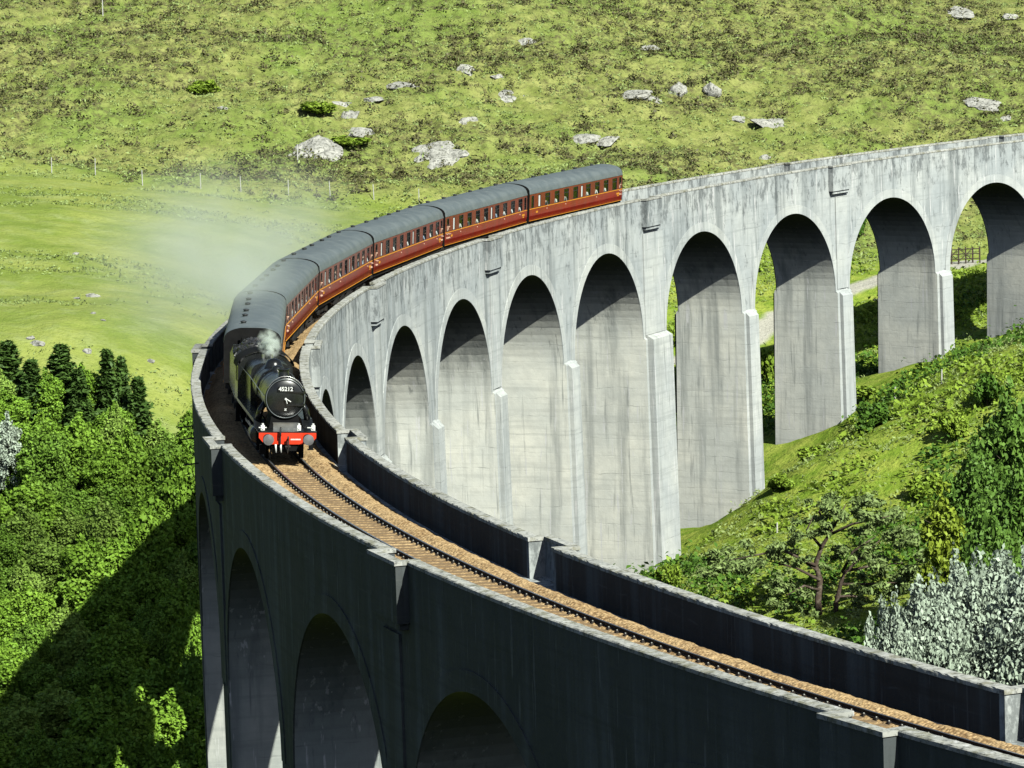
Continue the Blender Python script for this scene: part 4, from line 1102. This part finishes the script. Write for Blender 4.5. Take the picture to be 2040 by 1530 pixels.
for d, L_, ws in rows:
    for px_, py_ in L_:
        bi = int(_ord[ti]); k_, gfn = BR[bi]; ti += 1
        plant(k_, 'broadleaf_tree', gfn, (M_LEAF, M_LEAF2, M_LEAF, M_LEAF3)[bi], M_BARK, px_+rng.uniform(-8, 8), py_+rng.uniform(-10, 10), d+rng.uniform(-3, 3), WOODL, 'tree', WOODG, wsc=ws*rng.uniform(.85, 1.2), minh=4.5)
for i, (px_, py_, d, ws, lb_) in enumerate([(120, 693, 301, 1.25, 'dark spruce with a bushy tip, second from the left edge above the leafy wood'),
        (212, 697, 300, .95, 'tall narrow dark spruce in the middle of the spruces above the wood'), (240, 712, 301, .8, 'slim dark spruce just right of the tallest narrow one'),
        (274, 752, 299, 1.0, 'shorter dark spruce at the right end of the spruces'), (15, 688, 301, 1.3, 'broad spruce at the left edge of the picture'), (62, 728, 299, 1.1, 'spruce half buried in leafy trees near the left edge'),
        (155, 742, 299, 1.0, 'small spruce between the two tall dark spruces')]):
    plant('c%d' % (i % 2), 'spruce_tree', (lambda i=i: conif_mesh(70+i % 2)), M_CONIF, M_BARK, px_, py_, d, lb_, 'tree', 'dark spruces standing above the wood', wsc=ws, minh=6)
plant('sl', 'silver_leaved_tree', lambda: broad_mesh(90, None, .25, 380, 2.2), M_SILV, M_BARK, 14, 835, 290, 'whitish leaved tree at the left edge among green trees', 'tree', wsc=.55, minh=5)
# right bank
plant('dk0', 'dark_tree', lambda: broad_mesh(101, None, .24, 330, 2.9, 22), M_LEAFD, M_BARK, 2015, 805, 268, 'tall dark green birch at the right edge behind the pine', 'tree', wsc=1.1)
plant('dk0', 'dark_tree', None, M_LEAFD, M_BARK, 1945, 905, 262, 'dark green birch left of the tallest one at the right edge', 'tree', wsc=.9)
plant('dk0', 'dark_tree', None, M_LEAFD, M_BARK, 2030, 960, 246, 'dark green birch low at the right edge above the silver shrub', 'tree', wsc=1.0)
plant('dk0', 'dark_tree', None, M_LEAFD, M_BARK, 1965, 1035, 240, 'dark birch between the yellow green tree and the silver shrub', 'tree', wsc=.8)
plant('yg', 'yellow_green_tree', lambda: broad_mesh(103, None, .27, 400, 2.0, 13), M_LEAFY, M_BARK, 1878, 985, 256, 'slender yellow green tree right of the pine', 'tree', wsc=.85)
for i, (px_, py_, d, ws, lb_) in enumerate([(1985, 1148, 214, 1.15, 'tallest silver leaved willow at the lower right edge'), (1905, 1172, 210, 1.0, 'silver leaved willow in the middle of the pale clump'),
        (1835, 1205, 206, .95, 'silver leaved willow left of the middle of the pale clump'), (1770, 1250, 203, .72, 'low silver leaved willow nearest the pine'), (2060, 1160, 208, 1.1, 'silver leaved willow cut off by the right edge')]):
    plant('sv%d' % (i % 2), 'silver_leaved_willow', (lambda i=i: broad_mesh(110+i, None, .15, 900, 3.4, 26, 10., .2)), M_SILV, M_BARK, px_, py_, d, lb_, 'tree', 'silver leaved willows behind the near parapet', wsc=ws)
# scots pine with twin crooked stems
pb = np.array(pix(1640, 1222, 288)); zg = h1(pb[0], pb[1]); pine = empty('scots_pine', (pb[0], pb[1], zg-.1), 0, 'wind shaped pine with twin crooked trunks and flat foliage pads on the right bank', 'tree')
S_ = 1/27.8
def pl(px, py, y=0.): return Vector(((px-1640)*S_, y, (1222-py)*S_))
mb = MB(); mb.tube([pl(1632, 1228), pl(1630, 1190), pl(1636, 1150, .2), pl(1628, 1120, .3), pl(1640, 1085, .2), pl(1655, 1060, 0), pl(1672, 1030, -.2), pl(1690, 1000)], [.27, .25, .22, .19, .15, .12, .08, .04], 10); mb.build('trunk', M_PBARK, pine, True)
mb = MB(); mb.tube([pl(1662, 1228, -.6), pl(1664, 1195, -.6), pl(1672, 1160, -.8), pl(1680, 1135, -.9), pl(1720, 1100, -.6), pl(1760, 1070, -.3)], [.2, .18, .15, .12, .08, .04], 9); mb.build('trunk', M_PBARK, pine, True)
LIMB = [((1636, 1150), (1590, 1130), (1530, 1110)), ((1630, 1130), (1590, 1105), (1555, 1085)), ((1628, 1120), (1560, 1090), (1440, 1105)), ((1640, 1085), (1610, 1050), (1620, 1020)), ((1655, 1060), (1700, 1040), (1770, 1020)),
        ((1680, 1135), (1730, 1130), (1800, 1120)), ((1672, 1160), (1720, 1165), (1790, 1160)), ((1634, 1170), (1600, 1160), (1560, 1170)), ((1680, 1135), (1700, 1095), (1740, 1060)), ((1655, 1060), (1640, 1020), (1660, 1000)), ((1664, 1185), (1700, 1190), (1740, 1195))]
g = np.random.default_rng(5)
for i, (a, b_, c_) in enumerate(LIMB):
    y1 = g.uniform(-1.8, 1.8); mb = MB(); mb.tube([pl(*a), pl(*b_, y1*.5)+Vector((0, 0, .15)), pl(*c_, y1)], [.12, .09, .03], 7); mb.build('branch', M_PBARK, pine, True)
PADS = [(1690, 1000, 38), (1640, 1015, 30), (1740, 1010, 34), (1610, 1040, 28), (1775, 1035, 32), (1720, 1045, 34), (1660, 1045, 22), (1800, 1070, 32), (1745, 1080, 30), (1560, 1080, 32), (1520, 1095, 28), (1450, 1105, 34), (1425, 1125, 24), (1490, 1120, 24),
        (1590, 1105, 24), (1690, 1100, 26), (1810, 1120, 30), (1760, 1125, 28), (1545, 1150, 24), (1590, 1165, 22), (1720, 1165, 26), (1780, 1165, 32), (1820, 1180, 26), (1555, 1195, 22), (1700, 1200, 26), (1750, 1205, 28), (1690, 1240, 26), (1640, 1110, 16), (1840, 1150, 26), (1610, 1215, 18)]
bl = []
for px_, py_, r_ in PADS:
    for j in range(7):
        p_ = pl(px_+g.uniform(-1, 1)*r_, py_+g.uniform(-.6, .6)*r_, g.uniform(-2.4, 2.4)); rr = r_*S_*g.uniform(.3, .62)
        bl.append((p_.x, p_.y, p_.z, rr, rr, rr*.62))
V, F = blob_leaves(bl, 330, .17, g, .5, .2, 2.6); np_mesh('foliage', V, F, M_PINE, pine)
# bushes
for i, (key, px_, py_, d, h_, ws, mat_, lb_) in enumerate([
        ('bu0', 1735, 815, 328, 2.6, 1.4, 'd', 'dark rounded bush on the slope right of the fourth sunlit pier'), ('bu1', 1330, 1120, 300, 2.2, .8, 'g', 'small grey green bush at the foot of the widest pier'),
        ('bu2', 1530, 745, 372, 3.4, 1.2, 'g', 'bright green bush seen through the gap beside a pier'), ('bu1', 640, 335, 462, 1.6, 1.9, 'g', 'bright green bush on the hillside below the largest rock outcrop'),
        ('bu2', 700, 352, 452, 1.3, 1.6, 'g', 'low bright bush at the right of the hillside bush below the outcrop'), ('bu0', 410, 258, 470, 1.8, 1.6, 'g', 'lone green bush on the upper left hillside'),
        ('bu2', 1335, 595, 385, 2.6, .9, 'g', 'green bush seen through the narrow arch beside the widest pier'), ('bu0', 1700, 460, 436, 3.0, 1.4, 'd', 'dark bush behind the arch, left of the dirt path'),
        ('bu1', 1900, 765, 318, 2.4, 1.1, 'g', 'leafy sapling on the slope below the second pier from the right'), ('bu2', 1965, 745, 322, 2.6, 1.0, 'd', 'dark leafy sapling near the right edge of the grassy slope'),
        ('bu1', 1840, 850, 310, 2.3, 1.3, 'g', 'green bush in the middle of the right slope'), ('bu0', 1560, 905, 322, 1.4, 1.0, 'g', 'small bush right of the third sunlit pier foot'),
        ('bu2', 1900, 860, 300, 2.8, 1.2, 'd', 'dark bush in front of the tall birch on the right'), ('bu0', 1325, 1135, 292, 1.6, .9, 'g', 'leafy bush just above the near parapet beside the widest pier'),
        ('bu1', 1620, 858, 330, 1.5, 1.1, 'g', 'low bush at the foot of the fourth pier'), ('bu2', 1720, 712, 352, 1.5, 1.3, 'g', 'low bush beneath the arch with the dirt path')]):
    plant(key+mat_, 'bush', (lambda key=key: bush_mesh(130+int(key[2]), .22)), M_FERND if mat_ == 'd' else M_FERN, M_BARK, px_, py_, d, lb_, 'bush', None, wsc=ws, hsc=h_/2.0*2.0 if False else h_, unit=2.0)
for o in list(COL.objects):
    pass

# scattered ground cover, nobody could count it
def scatter(name, n, region, size, k, mat, maskf, seed, up=.6, hgt=.3, spread=.4, aspect=1.6, lift=0.0):
    g = np.random.default_rng(seed); x = g.uniform(region[0], region[1], n); y = g.uniform(region[2], region[3], n)
    keep = g.random(n) < maskf(x, y); x, y = x[keep], y[keep]
    dd = np.full(x.shape, 1e9)
    for s_ in range(-90, 230, 3):
        cx, cy, _ = W(s_, 0); dd = np.minimum(dd, np.hypot(x-cx, y-cy))
    x, y = x[dd > 5.3], y[dd > 5.3]
    # only where the camera's neighbourhood can look
    v = np.stack([x-CAM[0], y-CAM[1]], 1); u = v[:, 0]*math.cos(YAW)-v[:, 1]*math.sin(YAW); f_ = v[:, 0]*math.sin(YAW)+v[:, 1]*math.cos(YAW)
    keep = np.abs(u) < f_*.15+4; x, y = x[keep], y[keep]
    z = height(x, y); sc = g.uniform(.6, 1.5, len(x))
    C = np.repeat(np.stack([x, y, z], 1), k, 0); S2 = np.repeat(sc, k)[:, None]
    off = g.normal(size=C.shape)*np.array([spread, spread, 0])*S2; off[:, 2] = np.abs(g.normal(size=len(C)))*hgt*S2[:, 0]*np.exp(-(off[:, 0]**2+off[:, 1]**2)/(spread**2*2.2))+.03+lift
    V, F = leaf_quads(C+off, np.repeat(sc, k)*size, off*.6+np.array([0, 0, up]), g, aspect)
    return np_mesh(name, V, F, mat)
rg = (-330, -135, 205, 345)
hmf = lambda x, y: hillmask(x, y)*(.16+.84*heathmask(x, y))
tag(scatter('heather', 8500, rg, .17, 24, M_HEATH, hmf, 21, .7, .42, .30), 'dark brown heather clumps scattered over the hillside', 'heather', kind='stuff')
tag(scatter('hill_scrub', 2400, rg, .17, 44, M_HEATH, lambda x, y: hillmask(x, y)*(.25+.75*smooth(.42, .6, fbm(x*.05+9, y*.08, 4, 19)+.12*smooth(-262, -290, x)+.08*smooth(-215, -190, x))), 28, .6, .75, .38), 'dark rounded scrub clumps dotted over the hillside', 'scrub', kind='stuff')
tag(scatter('tussock_grass', 34000, rg, .12, 7, M_TUFT, lambda x, y: hillmask(x, y)*.8, 22, .7, .22, .26, 2.4), 'pale yellow tussock grass on the hillside', 'grass', kind='stuff')
def offpath(x, y):
    r = np.full(x.shape, 1e9)
    for a_, b_ in zip(PA[:-1], PA[1:]):
        L2 = (b_[0]-a_[0])**2+(b_[1]-a_[1])**2; t = np.clip(((x-a_[0])*(b_[0]-a_[0])+(y-a_[1])*(b_[1]-a_[1]))/L2, 0, 1)
        r = np.minimum(r, np.hypot(x-a_[0]-t*(b_[0]-a_[0]), y-a_[1]-t*(b_[1]-a_[1])))
    return smooth(3.0, 5.0, r)
lushf = lambda x, y: offpath(x, y)*smooth(-232, -222, x)*(1-hillmask(x, y))*smooth(.44, .58, fbm(x*.09, y*.09, 3, 31))*smooth(225, 205, y)
tag(scatter('undergrowth', 13000, (-228, -150, 55, 215), .24, 16, M_FERN, lushf, 23, .5, .45, .42), 'bracken and low scrub on the slope right of the piers', 'undergrowth', kind='stuff')
tag(scatter('bank_grass', 26000, (-228, -150, 55, 225), .11, 7, M_TUFT, lambda x, y: smooth(-230, -224, x)*(1-hillmask(x, y))*.7*offpath(x, y), 27, .8, .25, .25, 2.6), 'long pale grass on the bank right of the piers', 'grass', kind='stuff')
tag(scatter('low_scrub', 9000, (-228, -150, 55, 200), .22, 22, M_FERND, lambda x, y: smooth(-228, -218, x)*smooth(.47, .57, fbm(x*.07, y*.07, 3, 37))*smooth(195, 180, y), 24, .5, .7, .5), 'dark leafy scrub patches between the bracken', 'undergrowth', kind='stuff')
tag(scatter('wood_undergrowth', 9000, (-300, -246, -40, 105), .27, 16, M_LEAFD, lambda x, y: smooth(-246, -252, x)*smooth(98, 86, y-(x+270)*.2), 25, .5, .6, .5), 'dark undergrowth on the floor of the left wood', 'undergrowth', kind='stuff')
tag(scatter('meadow_grass', 22000, (-330, -225, 95, 245), .10, 6, M_TUFT, lambda x, y: (1-hillmask(x, y))*smooth(-225, -232, x)*smooth(.45, .6, fbm(x*.06, y*.14, 3, 41)), 26, .8, .10, .25, 2.4), 'paler grass tufts in the meadow', 'grass', kind='stuff')

# ------------------------------------------------------------------ rocks
def rock_mesh(seed, flat=.5):
    import bmesh
    b = bmesh.new(); bmesh.ops.create_icosphere(b, subdivisions=4, radius=1.0)
    g = np.random.default_rng(seed); n = len(b.verts); P_ = np.array([v.co[:] for v in b.verts]); o_ = g.random(3)*20
    q = P_*1.4+o_; r = .8+.5*(fbm(q[:, 0]+q[:, 2]*.7, q[:, 1]-q[:, 2]*.6, 3, seed % 7)-.5)
    P_ = P_*r[:, None]
    for k in range(26):                                   # split faces: cut by random planes
        d = g.normal(size=3)*np.array([1, 1, .8]); d /= np.linalg.norm(d); lim = g.uniform(.34, .72) if d[2] < .6 else g.uniform(.3, .45)
        over = np.maximum(P_@d-lim, 0); P_ = P_-over[:, None]*d[None]*.95
    q = P_*5+o_; P_ = P_*(1+.16*(fbm(q[:, 0]+q[:, 2], q[:, 1]-q[:, 2], 3, 5)-.5))[:, None]
    P_[:, 2] -= .10*(np.abs(fbm(P_[:, 0]*3+o_[0], P_[:, 1]*1.2, 2, 9)-.5) < .05)
    P_ *= 1.45
    for v, c_ in zip(b.verts, P_): v.co = c_
    me = bpy.data.meshes.new('rock'); b.to_mesh(me); b.free(); me.materials.append(M_ROCK)
    me.polygons.foreach_set('use_smooth', [False]*len(me.polygons)); return me
RM = [rock_mesh(s) for s in range(8)]
ROCKS = [(632, 290, 4.6, 3.0, 'largest pale rock slab on the hillside, above the fence'), (598, 305, 1.8, 1.3, 'pale rock at the lower left corner of the largest slab'), (692, 226, 1.9, 1.8, 'jagged pale rock directly above the largest slab'), (722, 262, 2.0, .9, 'small pale rock right of the largest slab'),
         (688, 205, 1.4, .8, 'small rock on top of the jagged one'), (790, 166, 2.4, 1.2, 'pale rock higher up, right of the jagged rocks'), (745, 195, 1.8, .7, 'flat pale rock between the jagged rock and the higher one'), (870, 312, 4.4, 1.2, 'long flat pale slab right of the largest slab'), (905, 300, 2.0, .9, 'pale lump on the right end of the long flat slab'),
         (930, 236, 1.7, 1.6, 'upright pale rock above the long flat slab'), (1008, 186, 3.6, 1.2, 'elongated pale rock slanting up, left of the centre'), (932, 138, 1.4, 1.2, 'small pale rock above the slanting one'), (992, 150, .9, .8, 'tiny pale rock at the top of the slanting one'), (1250, 186, 2.6, 1.2, 'left rock of the broad outcrop at the centre right'), (1295, 196, 2.4, 1.1, 'middle rock of the broad outcrop at the centre right'),
         (1345, 176, 2.0, 2.4, 'tall bright rock of the broad outcrop at the centre right'), (1418, 172, 1.7, 2.8, 'tall narrow bright rock right of the broad outcrop'), (1160, 272, 2.8, 1.0, 'low pale rock above the rear coach'), (1205, 280, 2.2, 1.0, 'low pale rock above the last carriage end'), (1478, 234, 1.8, .8, 'low rock above the parapet right of the train'),
         (1540, 240, 2.6, 1.4, 'broken pale rock above the bare parapet'), (1945, 203, 2.6, .9, 'flat rock near the right edge of the hillside'), (1972, 214, 1.8, 1.3, 'bright pinkish rock near the right edge'), (1050, 88, 2.4, .9, 'flat pale rock high up above the train'), (1912, 22, 2.6, .8, 'thin pale rock in the upper right corner'),
         (2012, 28, 1.7, 1.0, 'pale rock at the very upper right corner'), (1522, 310, 1.0, 1.3, 'small upright rock just above the parapet'), (1297, 95, 1.4, .7, 'small flat rock high on the hill, right of centre'), (2000, 232, 1.2, .8, 'small rock by the right edge below the pinkish one'), (440, 215, .8, .5, 'lone small stone on the upper left hillside')]
for i, (px_, py_, w_, h_, lb_) in enumerate(ROCKS):
    q = hit(px_, py_+h_*4); o = bpy.data.objects.new('rock_outcrop', RM[i % 8]); COL.objects.link(o)
    o.location = (q[0], q[1], q[2]-h_*.06); o.scale = (w_*.95, w_*.8, h_*.55); o.rotation_euler = (R(rng.uniform(10, 24)), R(rng.uniform(-12, 12)), rng.uniform(-.5, .5)); tag(o, lb_, 'rock')
for i, (px_, py_, w_) in enumerate([(150, 508, .45), (186, 590, .7), (152, 595, .4), (80, 686, .7), (172, 700, .55), (58, 676, .5), (300, 722, .5), (860, 416, .6), (185, 625, .35), (205, 640, .3), (1840, 702, .8), (1745, 600, .4)]):
    q = hit(px_, py_); o = bpy.data.objects.new('stone', RM[(i+2) % 8]); COL.objects.link(o)
    o.location = q; o.scale = (w_, w_*.8, w_*.55); o.rotation_euler = (0, 0, i)
    tag(o, 'small pale stone lying in short grass', 'stone', 'small pale stones in the grass')

# ------------------------------------------------------------------ fences and posts
fr_pts = [hit(px_, py_) for px_, py_ in ((-40, 338), (103, 345), (190, 348), (284, 370), (400, 379), (480, 385), (575, 392), (658, 394), (745, 400), (835, 408))]
fen = empty('wire_fence', fr_pts[4], 0, 'wire fence on pale posts along the foot of the hillside', 'fence'); o0 = Vector(fr_pts[4])
for i, q in enumerate(fr_pts):
    mb = MB(); p_ = Vector(q)-o0; l_ = Vector((rng.uniform(-.06, .06), 0, 1.65)); mb.tube([p_-Vector((0, 0, .3)), p_+l_*.5, p_+l_], [.055, .05, .045], 7); mb.build('fence_post', M_POST, fen)
for h_ in (.5, .9, 1.3):
    mb = MB(); mb.tube([Vector(q)-o0+Vector((0, 0, h_)) for q in fr_pts], .008, 4); mb.build('fence_wire', M_IRON, fen)
for px_, py_, h_, lb_ in ((205, 36, 2.0, 'tall pale marker post alone near the upper left corner'), (593, 325, 1.9, 'pale post standing in front of the largest rock slab'),
                          (1783, 800, 1.3, 'short pale post on the right slope, left one of two'), (1762, 812, .9, 'shorter pale post low on the right slope'), (1876, 765, 1.2, 'pale post near the foot of the second pier from the right'), (1548, 1062, .8, 'tiny pale post at the foot of the third sunlit pier')):
    q = hit(px_, py_); mb = MB(); mb.tube([(0, 0, -.3), (.01, 0, h_*.5), (.03, 0, h_)], [.075, .07, .06], 8); o = mb.build('marker_post', M_POST); o.location = q; tag(o, lb_, 'post')
q0 = Vector(hit(1882, 528)); q1 = Vector(hit(1952, 524)); gt = empty('timber_fence', q0, 0, 'dark timber fence with diagonal braces seen under the right arch', 'fence')
D_ = q1-q0
for k in range(6):
    p_ = D_*(k/5); mb = MB(); mb.box((p_.x-.07, p_.y-.07, p_.z-.2), (p_.x+.07, p_.y+.07, p_.z+1.7)); mb.build('fence_post', M_WOOD, gt)
for h_ in (.5, 1.0, 1.5):
    mb = MB(); mb.tube([Vector((0, -.1, h_)), D_+Vector((0, -.1, h_))], .05, 5); mb.build('fence_rail', M_WOOD, gt)
for k in (0, 1):
    mb = MB(); a = D_*(k*.4)+Vector((0, -.16, .3)); b_ = D_*(k*.4+.4)+Vector((0, -.16, 1.6)); mb.tube([a, b_], .045, 5); mb.build('fence_brace', M_WOOD, gt)
    mb = MB(); a = D_*(k*.4)+Vector((0, -.16, 1.6)); b_ = D_*(k*.4+.4)+Vector((0, -.16, .3)); mb.tube([a, b_], .045, 5); mb.build('fence_brace', M_WOOD, gt)
